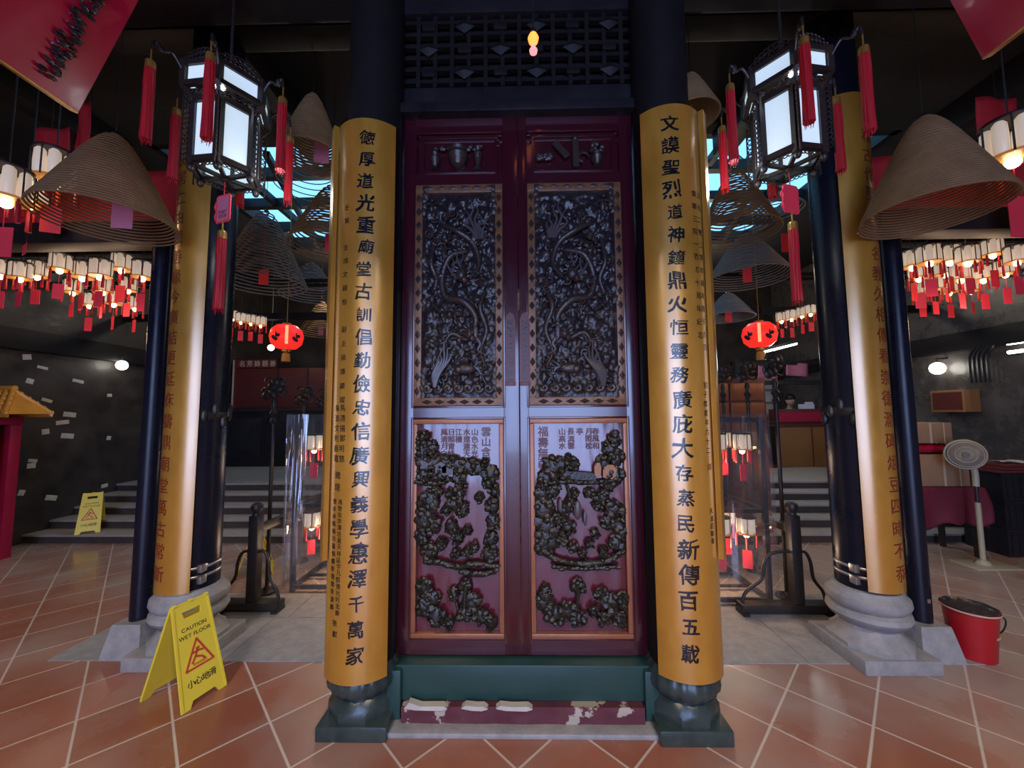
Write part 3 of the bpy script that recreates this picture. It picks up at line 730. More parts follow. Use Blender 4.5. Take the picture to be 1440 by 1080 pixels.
def top_panel(t, x0, x1, z0, z1, right):
    f = MB(); f.bx(x0, x1, -.014, .02, z1-.035, z1-.006, b=.006); f.bx(x0+.02, x1-.02, -.006, .02, z1-.062, z1-.04, b=.005)
    f.bx(x0+.04, x1-.04, -.006, .02, z0, z0+.014, b=.004); f.bx(x0+.03, x0+.045, -.003, .02, z0, z1-.06); f.bx(x1-.045, x1-.03, -.003, .02, z0, z1-.06)
    t = f.build('panel_mouldings', 'maroon', t)
    cx = (x0+x1)/2; f = MB()
    def vase(x, z, h, w): f.lathe([(w*.5, 0), (w*.42, h*.08), (w*.3, h*.2), (w*.55, h*.55), (w*.62, h*.7), (w*.35, h*.85), (w*.5, h)], 14, (x, -.008, z))
    zb = z0+.018
    if not right:
        vase(x0+.11, zb, .10, .05); f.lathe([(.035, 0), (.05, .03), (.062, .06), (.05, .085), (.055, .1)], 18, (cx-.005, -.008, zb+.02)); f.lathe([(.012, 0), (.04, .02)], 10, (cx-.005, -.008, zb)); vase(x1-.14, zb, .13, .045)
        for k in range(16):
            a = k*2.4; f.ball((x0+.12+.03*math.cos(a)+k*.017, -.008, zb+.13+.03*math.sin(a*1.3)), (.018, .012, .014), 8, 6, nz=.3, seed=k)
    else:
        f.slab((x0+.16, -.012, zb+.15), (x0+.235, -.012, zb+.06), .035, .018, up=(0, 1, 0)); f.slab((cx+.015, -.015, zb), (cx+.012, -.015, zb+.17), .035, .02, up=(0, 1, 0))
        vase(x1-.13, zb, .085, .06); f.ball((cx+.012, -.015, zb+.17), .02, 10, 6)
        f.tube([(cx+.06+.028*math.cos(a), -.01, zb+.06+.03*math.sin(a)) for a in [i*.5 for i in range(10)]], .008, 7)
        for k in range(14):
            a = k*2.4; f.ball((x0+.10+.035*math.cos(a), -.008, zb+.07+.05*math.sin(a*1.3)), (.018, .012, .014), 8, 6, nz=.3, seed=k)
        for k in range(8): f.ball((x1-.13+.03*math.cos(k*2.2), -.01, zb+.12+.025*math.sin(k*1.7)), (.015, .012, .015), 8, 6, nz=.3, seed=k)
    f.build('vase_carving', 'carvedragon', t)
    MB().bx(x0+.04, x1-.04, .012, .02, z0+.01, z1-.05).build('panel_ground', 'maroon', t)

def lower_panel(t, x0, x1, z0, z1, right, seed):
    rnd = random.Random(seed); bw = .026
    f = MB()
    for a, b_, c, d in ((x0, x1, z1-bw, z1), (x0, x1, z0, z0+bw), (x0, x0+bw, z0+bw, z1-bw), (x1-bw, x1, z0+bw, z1-bw)): f.bx(a, b_, -.014, .02, c, d, b=.007)
    t = f.build('copper_frame', 'copper', t)
    ix0, ix1, iz0, iz1 = x0+bw, x1-bw, z0+bw, z1-bw
    f = MB(); f.grid(30, 60, lambda u, v: (ix0+(ix1-ix0)*u, .012-.004*abs(noise.noise(Vector((u*7, v*3, seed)))), iz0+(iz1-iz0)*v))
    f.build('panel_ground', 'panelbg', t)
    def P(u, v, y=0.0): return (ix0+(ix1-ix0)*u, y, iz1-(iz1-iz0)*v)
    f = MB(); w = ix1-ix0
    def mass(u, v, r, n=9, flat=1.0):
        c = P(u, v, -.002); f.ball(c, (r*w, .022, r*w*flat), 14, 9, nz=.45, seed=rnd.random()*40)
        for k in range(n):
            a = rnd.random()*2*PI; q = r*w*(.5+.5*rnd.random()); s = r*w*(.25+.25*rnd.random())
            x = min(max(c[0]+q*math.cos(a), ix0+s*.6), ix1-s*.6)
            f.ball((x, -.014-.012*rnd.random(), c[2]+q*math.sin(a)*flat), (s, .014, s*.85), 10, 7, nz=.5, seed=rnd.random()*40)
    def trunk(pts, r): 
        q = curve_pts([P(u, v, -.018) for u, v in pts], 5); f.tube(q, [r*(1-.4*k/len(q)) for k in range(len(q))], 7)
    def ledge(pts, r):
        q = curve_pts([P(u, v, -.010) for u, v in pts], 7)
        f.tube(q, [r*(.7+.5*abs(noise.noise(Vector((k*.7, seed, 0))))) for k in range(len(q))], 9)
        for k in range(0, len(q), 2): f.ball((q[k].x, -.02, q[k].z+rnd.uniform(-.006, .01)), (.016, .012, .011), 8, 6, nz=.5, seed=k)
    if not right:
        L_ = [(.07, .06, .075), (.06, .11, .09), (.17, .115, .085), (.05, .17, .1), (.2, .185, .1), (.34, .19, .1), (.48, .2, .1), (.62, .21, .1), (.74, .215, .09), (.08, .25, .09), (.28, .25, .08), (.83, .185, .045), (.9, .245, .1), (.86, .29, .07), (.95, .33, .07),
              (.15, .37, .12), (.10, .46, .13), (.2, .5, .1), (.06, .55, .1), (.15, .62, .11), (.5, .27, .08), (.52, .33, .08), (.46, .39, .09), (.56, .43, .07), (.42, .5, .08), (.5, .55, .08), (.62, .62, .07),
              (.92, .4, .09), (.93, .48, .09), (.9, .56, .09), (.88, .63, .09), (.6, .78, .085), (.46, .815, .07), (.1, .79, .1), (.2, .84, .1), (.1, .88, .11), (.24, .92, .1), (.66, .86, .11), (.58, .91, .1), (.78, .92, .09), (.9, .95, .08), (.4, .95, .07)]
        for m_ in L_: mass(*m_)
        ledge([(.12, .665), (.3, .67), (.5, .69), (.7, .675), (.98, .69)], .022); ledge([(.55, .71), (.75, .725), (.96, .71)], .02); ledge([(.0, .29), (.2, .295), (.38, .28)], .014)
        [mass(*q) for q in ((.54, .30, .06), (.50, .36, .06), (.58, .40, .05), (.40, .34, .06), (.36, .42, .06), (.62, .52, .06), (.30, .58, .07), (.70, .60, .06), (.76, .36, .06), (.24, .33, .07), (.48, .63, .06))]
        trunk([(.54, .26), (.52, .34), (.57, .42)], .010); trunk([(.6, .78), (.58, .88)], .012); trunk([(.46, .82), (.52, .9)], .01); trunk([(.06, .12), (.08, .2)], .012)
    else:
        L_ = [(.9, .08, .08), (.86, .13, .09), (.93, .17, .09), (.78, .195, .08), (.9, .26, .1), (.2, .215, .11), (.12, .27, .1), (.3, .2, .08), (.38, .165, .04), (.44, .2, .07), (.34, .25, .08), (.08, .34, .1), (.2, .33, .08), (.8, .31, .07),
              (.1, .42, .12), (.12, .5, .12), (.16, .57, .12), (.08, .6, .09), (.4, .38, .07), (.36, .5, .08), (.3, .56, .07), (.75, .36, .08), (.88, .42, .1), (.93, .5, .09), (.9, .58, .09), (.6, .58, .05), (.75, .62, .06),
              (.46, .785, .085), (.1, .8, .06), (.1, .86, .1), (.2, .91, .1), (.34, .9, .1), (.46, .93, .09), (.62, .9, .06), (.72, .82, .08), (.82, .86, .1), (.95, .84, .08), (.74, .93, .07), (.9, .93, .08)]
        for m_ in L_: mass(*m_)
        ledge([(.02, .575), (.1, .625), (.28, .66), (.55, .675), (.8, .66), (.98, .61)], .022); ledge([(.2, .69), (.5, .70), (.9, .69)], .014); ledge([(.12, .29), (.35, .285), (.6, .29), (.95, .275)], .018)
        [mass(*q) for q in ((.32, .42, .07), (.26, .47, .07), (.44, .34, .05), (.60, .34, .06), (.70, .40, .06), (.80, .48, .07), (.42, .60, .06), (.66, .53, .05), (.52, .63, .05))]
        trunk([(.36, .3), (.39, .38), (.35, .46)], .010); trunk([(.7, .34), (.84, .45), (.92, .58)], .010); trunk([(.46, .79), (.44, .9)], .012); trunk([(.9, .1), (.88, .22)], .014)
        f.slab(P(.34, .25, -.02), P(.68, .262, -.02), .04, .012, up=(0, 1, 0))
    f.build('landscape_carving', 'carvegreen', t)
    f = MB()
    if right:
        for u, v in ((.70, .225), (.83, .235)):
            c = P(u, v, 0); k = .5 if u < .8 else 1
            f.prism([(c[0]-.036*k, c[2]-.03), (c[0]-.036*k, c[2]+.015), (c[0]-.01*k, c[2]+.036), (c[0]+.02*k, c[2]+.036), (c[0]+.036*k, c[2]+.012), (c[0]+.03*k, c[2]-.025), (c[0]+.01, c[2]-.04)], -.034, -.01)
        f.build('bare_wood_patch', 'wood', t)
        f = MB(); f.ball(P(.47, .42, -.022), (.022, .012, .05), 10, 8); f.ball(P(.28, .4, -.02), (.014, .01, .04), 10, 8)
        f.ball(P(.55, .46, -.018), (.01, .008, .04), 8, 6)
    else:
        for u, v in ((.12, .195), (.30, .215), (.38, .225)):
            c = P(u, v, -.02); f.prism([(c[0]-.03, c[2]-.025), (c[0]+.03, c[2]-.025), (c[0]+.03, c[2]+.01), (c[0]+.04, c[2]+.012), (c[0], c[2]+.034), (c[0]-.04, c[2]+.012), (c[0]-.03, c[2]+.01)], -.032, -.006)
        f.ball(P(.52, .36, -.024), (.014, .01, .045), 10, 8)
    f.build('pavilion_carving', 'carvepale', t)
    wrap = lambda s, z, h: Vector((s, .010-h, z))
    if not right: cols = [('雲山含翠', .84, .055), ('山色水光', .70, .04), ('水遠連天', .60, .04), ('江樓', .5, .04), ('日照青峰', .41, .04), ('風清月白', .32, .04)]
    else: cols = [('福壽無疆', .10, .06), ('山高水', .32, .04), ('長流雲', .42, .04), ('亭', .52, .04), ('月照松', .62, .04), ('春風和', .70, .04)]
    it = []
    for txt, u, sz in cols:
        for k, chh in enumerate(txt): it.append((chh, ix0+w*u, iz1-.045-k*sz*.98, sz))
    letters(it, wrap, 'raised_inscription', 'darkred', t, .02, .02, 0, .006)

def door(name, X0, X1, p0, p1, right, label):
    t = thing(name, label, 'door', (0, 2.12, 0), kind='structure')
    Z = dict(b=.28, l0=.368, l1=1.517, u0=1.591, u1=2.861, t0=2.933, t1=3.204, top=3.27)
    f = MB()
    for a, c in ((X0, p0), (p1, X1)): f.bx(a, c, 0, .06, Z['b'], Z['top'], b=.004)
    for a, c in ((Z['b'], Z['l0']), (Z['l1'], Z['u0']), (Z['u1'], Z['t0']), (Z['t1'], Z['top'])): f.bx(p0-.002, p1+.002, 0, .06, a, c)
    f.bx(p0, p1, .03, .055, Z['b'], Z['top'])
    # stepped mouldings round the panels
    for a, c in ((Z['l0'], Z['l1']), (Z['u0'], Z['u1'])):
        f.bx(p0-.012, p0, -.006, .01, a-.012, c+.012, b=.003); f.bx(p1, p1+.012, -.006, .01, a-.012, c+.012, b=.003)
        f.bx(p0, p1, -.006, .01, a-.012, a, b=.003); f.bx(p0, p1, -.006, .01, c, c+.012, b=.003)
    f.build('door_frame', 'maroon', t)
    top_panel(t, p0, p1, Z['t0'], Z['t1'], right)
    upper_panel(t, p0, p1, Z['u0'], Z['u1'], right, 3 if right else 11)
    lower_panel(t, p0, p1, Z['l0'], Z['l1'], right, 21 if right else 35)
    # narrow arched plaque with characters
    cx = (p1+X1)/2-.004 if not right else (X0+p0)/2+.006
    zb, zt = 1.72, 2.07
    pl = [(cx-.026, zb), (cx+.026, zb), (cx+.026, zt), (cx+.02, zt+.025), (cx, zt+.042), (cx-.02, zt+.025), (cx-.026, zt)]
    q = MB(); q.prism(pl, -.01, .001); q.bx(cx-.03, cx+.03, -.014, 0, zb-.02, zb, b=.003)
    q.bx(cx-.028, cx-.021, -.014, 0, zb, zt); q.bx(cx+.021, cx+.028, -.014, 0, zb, zt)
    n_ = q.build('name_plaque', 'darkred', t)
    letters(col_text('光緒癸巳年孟冬吉旦立' if right else '闔港信紳同敬送重修', cx, zt-.012, zb+.02, .033), lambda s, z, h: Vector((s, -.0105-h, z)), 'plaque_lettering', 'carve', n_, .02, .02, 0, .003)
    return t
door('door_1', -.677, -.0165, -.603, -.105, False, 'carved maroon door leaf on the left side of the pair')
door('door_2', -.0155, .645, .037, .57, True, 'carved maroon door leaf on the right side of the pair')
# ================================================================== LANTERNS AND TASSELS
def tassel_mesh(L=.43, r=.0215):
    cap = MB(); cap.lathe([(r*.45, 0), (r*.9, -.006), (r*1.02, -.014), (r*.95, -.02), (r*1.05, -.03), (r*.98, -.04), (r*1.05, -.048)], 18)
    cap.tube([(0, 0, .0), (0, 0, .06)], .004, 6)
    sk = MB(); sk.lathe([(r*.95, -.045), (r*1.02, -.12), (r*.98, -L*.6), (r*1.08, -L), (r*.3, -L*.985)], 48, mod=lambda a, z: 1+.07*math.sin(a*11+z*9)+.05*math.sin(a*23))
    for k in range(14):
        a = k*2*PI/14+.2; q = r*random.uniform(.7, 1.05); l = L+random.uniform(.005, .03)
        sk.tube([(q*math.cos(a), q*math.sin(a), -L*.93), (q*math.cos(a+.2)*1.03, q*math.sin(a+.2)*1.03, -l)], [.0035, .0012], 5)
    return cap, sk
_tc, _tsk = tassel_mesh()
def hung_tassel(loc, label, scale=1.0):
    t = thing('red_tassel', label, 'tassel', loc, random.random()*3, 'red tassels around the two palace lanterns')
    if 'cap' not in _gl:
        _gl['cap'] = _tc.build('gold_cap', 'goldedge', t); _gl['sk'] = _tsk.build('silk_skirt', 'tassel', t)
    else:
        for k in ('cap', 'sk'):
            o = _gl[k].copy(); COL.objects.link(o); o.parent = t
    t.scale = (scale, scale, scale*random.uniform(.96, 1.04)); return t

def palace_lantern(cx, cy, zb, corner, side, label):
    t = thing('palace_lantern', label, 'lantern', (cx, cy, zb), 0, 'palace lanterns with frosted glass')
    R0, R1 = .152, .20; H0, H1 = .335, .11; zc = H0+.055
    A = [corner+k*PI/3 for k in range(6)]
    def pt(r, k, z): return Vector((r*math.cos(A[k % 6]), r*math.sin(A[k % 6]), z))
    f = MB()
    for k in range(6):
        f.slab(pt(R0, k, -.03), pt(R0, k, H0+.05), .032, .032, up=(1, 0, 0.01)); f.ball(pt(R0, k, -.045), (.018, .018, .024), 10, 7)
        for z, w in ((0, .03), (H0, .034)): f.slab(pt(R0, k, z), pt(R0, k+1, z), .024, w)
        f.slab(pt(R0, k, -.02), pt(0.004, k, -.03), .02, .018)
        f.slab(pt(R1, k, zc-.01), pt(R1, k, zc+H1+.02), .03, .03, up=(1, 0, 0.01))
        for z in (zc, zc+H1): f.slab(pt(R1, k, z), pt(R1, k+1, z), .024, .026)
        f.slab(pt(R0, k, H0-.03), pt(R1+.01, k, zc), .02, .022)
        # bracket under the crown, arm that carries the tassel
        f.tube(curve_pts([pt(R1, k, zc+H1*.55), pt(R1+.05, k, zc+H1+.02), pt(R1+.09, k, zc+H1+.0), pt(R1+.12, k, zc+H1+.03), pt(R1+.13, k, zc+H1-.02)], 5), .007, 7)
        f.ball(pt(R1+.10, k, zc+H1+.012), (.014, .014, .02), 8, 6, nz=.3)
    f.tube([(0, 0, -.05), (0, 0, -.02)], .02, 10)
    wfr = f.build('wooden_frame', 'lwood', t)
    f = MB()   # pierced scrollwork on the crown, under the body and down the corners
    for k in range(6):
        a, b = pt(R1, k, zc+H1+.02), pt(R1, k+1, zc+H1+.02)
        for q in range(9):
            s = (q+.5)/9; c = a.lerp(b, s); h = .02+.05*math.sin(PI*s)
            d = (b-a).normalized()
            for zz in ((.3, .75) if h > .04 else (.5,)):
                f.tube([c+d*.012*math.cos(e)+Vector((0, 0, h*zz+.012*math.sin(e))) for e in [i*PI/4 for i in range(8)]], .0035, 5, closed=True)
        a, b = pt(R0, k, -.03), pt(R0, k+1, -.03); d = (b-a).normalized()
        for q in range(7):
            c = a.lerp(b, (q+.5)/7); f.tube([c+d*.010*math.cos(e)+Vector((0, 0, .008*math.sin(e))) for e in [i*PI/4 for i in range(8)]], .003, 5, closed=True)
        a, b = pt(R1-.02, k, zc-.026), pt(R1-.02, k+1, zc-.026); d = (b-a).normalized()
        for q in range(7):
            c = a.lerp(b, (q+.5)/7); f.tube([c+d*.012*math.cos(e)+Vector((0, 0, .009*math.sin(e))) for e in [i*PI/4 for i in range(8)]], .003, 5, closed=True)
        for q in range(15):
            c = pt(R0+.03, k, .0+q*.028); d = Vector((math.cos(A[k]), math.sin(A[k]), 0))
            f.tube([c+d*.010*math.cos(e)+Vector((0, 0, .012*math.sin(e))) for e in [i*PI/4 for i in range(8)]], .003, 5, closed=True)
        f.slab(pt(R0+.045, k, -.05), pt(R0+.045, k, H0-.02), .006, .006, up=(1, 0, .01))
    f.build('scrollwork', 'lwood', wfr)
    f = MB()
    for k in range(6):
        for (r, z0, z1) in ((R0-.004, .02, H0-.02), (R1-.004, zc+.016, zc+H1-.014)):
            a, b = pt(r, k, 0), pt(r, k+1, 0); i = .1
            p, q = a.lerp(b, i), a.lerp(b, 1-i); n = Vector((p.y-q.y, q.x-p.x, 0)).normalized()*.003
            vs = [p+Vector((0, 0, z0)), q+Vector((0, 0, z0)), q+Vector((0, 0, z1)), p+Vector((0, 0, z1))]
            f.add([v+n for v in vs]+[v-n for v in vs], [(0, 1, 2, 3), (7, 6, 5, 4), (0, 4, 5, 1), (1, 5, 6, 2), (2, 6, 7, 3), (3, 7, 4, 0)])
    f.build('frosted_panes', 'lantern_glass', t)
    bk = 0
    bpos = pt(R0+.015, bk, H0+.045); f = MB(); f.ball(bpos, .022, 12, 8); f.build('bulb', 'lantern_bulb', t)
    f = MB(); f.tube([(0, 0, zc+H1), (0, 0, CZ-zb)], .008, 8); f.ball((0, 0, zc+H1+.05), .05, 12, 8)
    for k in range(6): f.slab(pt(R1, k, zc+H1), (0, 0, zc+H1+.05), .018, .018)
    f.build('hanging_rod', 'iron', t)
    # tag card under the lantern
    g = MB(); g.tube([(0, 0, -.05), (.0, 0, -.125)], .003, 6); g.build('tag_cord', 'redcloth', t)
    lamp = bpy.data.lights.new('palace_lantern_light', 'POINT'); lamp.energy = 4; lamp.color = (.86, .95, 1.0); lamp.shadow_soft_size = .08
    lo = bpy.data.objects.new('palace_lantern_light', lamp); COL.objects.link(lo)
    lo.location = Vector((cx-side*.30, cy+.02, zb-.05))
    names = {}
    for k in range(6):
        p = pt(R1+.13, k, zc+H1-.08)
        names[k] = Vector((cx, cy, zb))+p
    return names
def lantern_set(cx, cy, zb, corner, side, label, tl, who):
    pos = palace_lantern(cx, cy, zb, corner, side, label)
    order = sorted(pos.values(), key=lambda p: (p.x-CAM[0])/p.y)
    words_ = ['leftmost', 'second from the left', 'third from the left', 'fourth from the left', 'fifth from the left', 'rightmost']
    for w, p in zip(words_, order):
        hung_tassel(p, 'red silk tassel, %s of six around the lantern %s' % (w, who))
    # card and tassel under the middle
    t = thing('wish_tag', 'red bordered %s card hanging under the palace lantern %s' % (tl, who), 'tag', (cx, cy, zb-.125), R_(18)*side)
    f = MB(); w, h = .055, .16
    f.prism([(-w, -.012), (-w+.012, 0), (w-.012, 0), (w, -.012), (w, -h+.012), (w-.012, -h), (-w+.012, -h), (-w, -h+.012)], -.003, .003)
    f.tube(curve_pts([(-w, 0, -.03), (-w-.015, 0, -.06), (-w-.002, 0, -.09), (-w-.012, 0, -.12), (-w+.01, 0, -h)], 4), .004, 6)
    f.build('card', 'paper', t)
    if side < 0:
        f = MB(); f.box((0, -.0036, -h/2), (w*1.6, .001, h*.86)); f.build('card_face', 'pinkpaper', t)
        letters([(c, (i % 3-1)*.022, -.10-.025*(i//3), .024) for i, c in enumerate('祈福平安如意')], lambda s, z, hh: Vector((s, -.0042-hh, z)), 'card_lettering', 'darkred', t, 0, 0, 0, .0005)
    hung_tassel((cx, cy, zb-.125-.16-.045), 'long red tassel hanging below the card under the lantern %s' % who, 1.05)
_c1 = math.atan2(0-2.03, -.02+1.60)
lantern_set(-1.655, 2.03, 2.90, _c1-R_(13), -1, 'hexagonal black palace lantern with lit frosted panes beside the left gilded columns', 'pink', 'left of the doors')
_c2 = math.atan2(0-2.03, -.02-1.56)
lantern_set(1.465, 2.03, 2.90, _c2+R_(17), 1, 'hexagonal black palace lantern with lit frosted panes beside the right gilded columns', 'red', 'right of the doors')

# red glowing round lanterns further back
for (px, py, Y, lab, gold) in ((403, 474, 5.0, 'round glowing red silk lantern behind the left plastic-wrapped rack', 0), (1068, 471, 5.0, 'round glowing red silk lantern behind the right plastic-wrapped rack', 1)):
    p = atY(px, py, Y); t = thing('red_lantern', lab, 'lantern', p, 0, 'round red lanterns')
    f = MB(); f.lathe([(.05, -.165), (.12, -.15), (.18, -.09), (.2, 0), (.18, .09), (.12, .15), (.05, .165)], 48, mod=lambda a, z: 1+.03*abs(math.cos(a*8)))
    f.build('silk_body', 'redlantern', t)
    f = MB(); f.lathe([(.055, -.2), (.055, -.16)], 16); f.lathe([(.055, .16), (.055, .185)], 16); f.tube([(0, 0, .18), (0, 0, CZ-p.z)], .005, 6); f.build('rim', 'goldedge', t)
    f = MB(); f.lathe([(.02, -.2), (.05, -.23), (.055, -.33)], 14); f.build('fringe', 'roofy', t)
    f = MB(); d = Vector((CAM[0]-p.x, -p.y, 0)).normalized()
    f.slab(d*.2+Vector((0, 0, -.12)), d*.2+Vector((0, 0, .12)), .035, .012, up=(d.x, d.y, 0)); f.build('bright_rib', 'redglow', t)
    f = MB(); q = d.cross(Vector((0, 0, 1)))
    for s in (-.11, .12):
        c = d*.19+q*s+Vector((0, 0, -.04))
        for k in range(7): f.ball(c+Vector((0, 0, .03*math.sin(k*2)))+q*.028*math.cos(k*2.3), (.02, .02, .024), 8, 5)
        f.tube([c+Vector((0, 0, -.05)), c+Vector((0, 0, .07))], .008, 6)
    f.build('painted_figures', 'carve', t)

# ================================================================== INCENSE COILS
ORD = ['first', 'second', 'third', 'fourth', 'fifth', 'sixth', 'seventh', 'eighth', 'ninth', 'tenth', 'eleventh', 'twelfth', 'thirteenth', 'fourteenth', 'fifteenth', 'sixteenth', 'seventeenth', 'eighteenth', 'nineteenth', 'twentieth']
def incense_coil(ap, rim, half, Y, label, turns=34, m='coil', tagm=None, sr=.0075, start=.0, hang=True, pw=.8, tagoff=(0, -.05)):
    a = atY(*ap, Y); c = atY(rim[0], rim[1], Y); e = atY(rim[0]+half, rim[1], Y)
    Rr = abs(e.x-c.x); H = a.z-c.z
    t = thing('incense_coil', label, 'incense coil', ((a.x*.3+c.x*.7), Y, c.z), random.random()*6, 'hanging incense coils')
    n = 44; pts = []
    tot = int(turns*n)
    for i in range(tot+1):
        s = start+(1-start)*i/tot
        q = s**.9                     # closer winding near the rounded tip
        z = H*(1-q); r = Rr*(.74*q**.53+.26*q**1.8)
        an = 2*PI*turns*s
        pts.append((r*math.cos(an), r*math.sin(an), z+.004*Rr*math.sin(an*2+1)))
    MB().tube(pts, sr, 5).build('coiled_stick', m, t)
    f = MB(); f.tube([(0, 0, H-.01), (0, 0, (CZ if hang else hang)-c.z)], .003, 5)
    if start == 0: f.lathe([(.012, H-.01), (.025, H), (.02, H+.012), (.006, H+.02)], 12)
    f.build('hanging_string', 'iron', t)
    if tagm:
        f = MB(); w = .055; f.bx(tagoff[0]*Rr-w, tagoff[0]*Rr+w, -.001, .001, H*.12-.09, H*.12+.09)
        f.tube([(tagoff[0]*Rr, 0, H*.12+.09), (0, 0, H-.01)], .002, 4)
        tg = f.build('prayer_slip', tagm, t); tg.rotation_euler = (0, 0, -t.rotation_euler[2]+random.uniform(-.3, .3))
    return t
incense_coil((152, 190), (158, 314), 76, 2.1, 'large brown incense coil in front of the lamps by the yellow shrine roof', 29, tagm='pinkpaper', tagoff=(.2, 0), sr=.0058)
incense_coil((1303, 165), (1309, 301), 80, 2.1, 'large brown incense coil in front of the lamps above the red bucket', 37, sr=.0066)
incense_coil((436, 133), (440, 222), 42, 2.85, 'brown incense coil with a pink slip high beside the left couplet column', 24, tagm='pinkpaper', sr=.009, tagoff=(.3, 0))
incense_coil((366, 297), (374, 402), 56, 4.25, 'dark incense coil under the skylight nearest the left palace lantern', 22, 'coilpale', tagm='paper', sr=.008)
incense_coil((462, 262), (468, 352), 56, 3.5, 'wide loose incense coil under the skylight touching the left couplet board edge', 20, 'coil', sr=.008, tagm='paper')
incense_coil((440, 370), (436, 418), 40, 5.5, 'pale open incense coil lowest of those left of the doors', 14, 'coilpale', sr=.009)
incense_coil((450, 424), (452, 470), 28, 6.98, 'small brown incense coil next to the left round red lantern', 16, sr=.009, tagm='pinkpaper')
incense_coil((428, 198), (438, 262), 44, 4.4, 'thin open incense coil against the left part of the bright skylight', 9, 'coilpale', sr=.007, start=.25)
incense_coil((1022, 240), (1042, 330), 54, 3.6, 'wide brown incense coil against the skylight touching the right couplet board edge', 22, sr=.008)
incense_coil((1046, 330), (1052, 394), 56, 4.6, 'pale blue-lit incense coil directly under another coil right of the doors', 20, 'coilpale', sr=.008, tagm='paper')
incense_coil((1020, 412), (1026, 448), 34, 5.5, 'small grey incense coil next to the right couplet board above the red lantern', 16, 'coilpale', sr=.009, tagm='paper')
incense_coil((968, 104), (974, 165), 36, 2.75, 'brown incense coil showing above the top of the right couplet board', 24, sr=.009)
incense_coil((1036, 216), (1032, 238), 17, 4.9, 'small open spiral incense coil against the brightest part of the skylight', 6, 'coilpale', sr=.006, start=.2)
incense_coil((1058, 210), (1058, 230), 13, 5.1, 'tiny spiral incense coil beside the right palace lantern against the sky', 6, 'coilpale', sr=.006, start=.2)
incense_coil((1106, 268), (1092, 296), 30, 4.7, 'thin open spiral incense coil behind the red card right of the doors', 8, 'coilpale', sr=.007, start=.2)
# red slips and dark rods among the coils
for px, py, Y, w, h, lab in ((1085, 262, 4.2, .05, .11, 'small red slip hanging in the skylight right of the doors'), (1107, 341, 4.0, .06, .10, 'dim red slip behind the long tassel right of the doors')):
    p = atY(px, py, Y); t = thing('prayer_slip', lab, 'slip', p); MB().bx(-w, w, -.002, .002, -h, h).build('slip', 'paper', t); MB().tube([(0, 0, h), (0, 0, CZ-p.z)], .002, 4).build('string', 'iron', t)

# ================================================================== SMALL GLASS LAMPS
def make_lamp():
    t = thing('glass_lamp', 'x', 'lamp', (0, 0, 0))
    f = MB()
    for k in range(6):
        a0 = k*PI/3; c = Vector((.062*math.cos(a0), .062*math.sin(a0), 0)); pr = []
        f.lathe([(.016, .0), (.024, .012), (.0255, .07), (.023, .135), (.012, .150)], 10, (c.x, c.y, .012))
    f.build('glass_panes', 'lamp_glass', t)
    f = MB(); f.lathe([(.05, 0), (.086, .0), (.09, .006), (.086, .012), (.05, .014)], 24); f.build('amber_ring', 'amber', t)
    f = MB(); f.lathe([(.03, .158), (.088, .160), (.092, .166), (.088, .173), (.03, .178)], 24)
    for k in range(6): f.tube([(.09*math.cos(k*PI/3+PI/6), .09*math.sin(k*PI/3+PI/6), 0), (.09*math.cos(k*PI/3+PI/6), .09*math.sin(k*PI/3+PI/6), .165)], .004, 5)
    f.build('frame', 'lwood', t)
    MB().ball((0, 0, -.014), .026, 12, 8).build('bulb', 'lamp_bulb', t)
    f0 = None
    for k in range(4):
        a = k*PI/2+.4; f = MB(); f.lathe([(.004, .0), (.010, -.02), (.012, -.1), (.013, -.125)], 8, (.088*math.cos(a), .088*math.sin(a), 0)); f.build('tassel', 'tassel', t)
    f = MB(); f.bx(-.043, .043, -.001, .001, -.315, -.15); f.tube([(0, 0, -.15), (0, 0, -.03)], .002, 5); f.build('paper_tag', 'paper', t)
    MB().tube([(0, 0, 0), (0, 0, 1)], .0035, 5).build('cord', 'iron', t)
    return t
lamp0 = make_lamp(); _used = [False]
def place_lamp(p, ztop, label, group, s=1.0, notag=False, dim=None):
    if not _used[0]: t = lamp0; _used[0] = True
    else: t = copy_tree(lamp0)
    t.location = p; t.rotation_euler = (0, 0, random.uniform(0, 6)); t.scale = (s, s, s); t['label'] = label; t['group'] = group
    for ch in t.children:
        n = ch.name.split('.')[0]
        if n == 'cord': ch.location = (0, 0, .17); ch.scale = (1, 1, max(.02, (ztop-p.z)/s-.17))
        if n == 'paper_tag': ch.rotation_euler = (0, 0, -t.rotation_euler[2]+random.uniform(-.5, .5)); ch.scale = (random.uniform(.9, 1.1), 1, random.uniform(.92, 1.12))
    return t
rowsL = [(2, 388, 3.39), (28, 392, 3.39), (52, 389, 3.39), (84, 380, 3.39), (116, 391, 3.39), (141, 389, 3.39), (171, 380, 3.39), (200, 391, 3.39)]
rowsL2 = [(102, 412, 3.89), (144, 411, 3.89), (180, 409, 3.89), (229, 404, 3.89)]
rowsL3 = [(126, 430, 4.37), (160, 428, 4.37), (190, 434, 4.37), (231, 440, 4.37)]
rowsR = [(1283, 376, 3.39), (1307, 370, 3.39), (1336, 369, 3.39), (1361, 370, 3.39), (1396, 359, 3.39), (1430, 369, 3.39)]
rowsR2 = [(1249, 392, 3.89), (1292, 392, 3.89), (1329, 386, 3.89), (1351, 394, 3.89), (1383, 394, 3.89), (1414, 386, 3.89)]
rowsR3 = [(1296, 414, 4.37), (1314, 408, 4.37), (1335, 412, 4.37), (1366, 410, 4.37)]
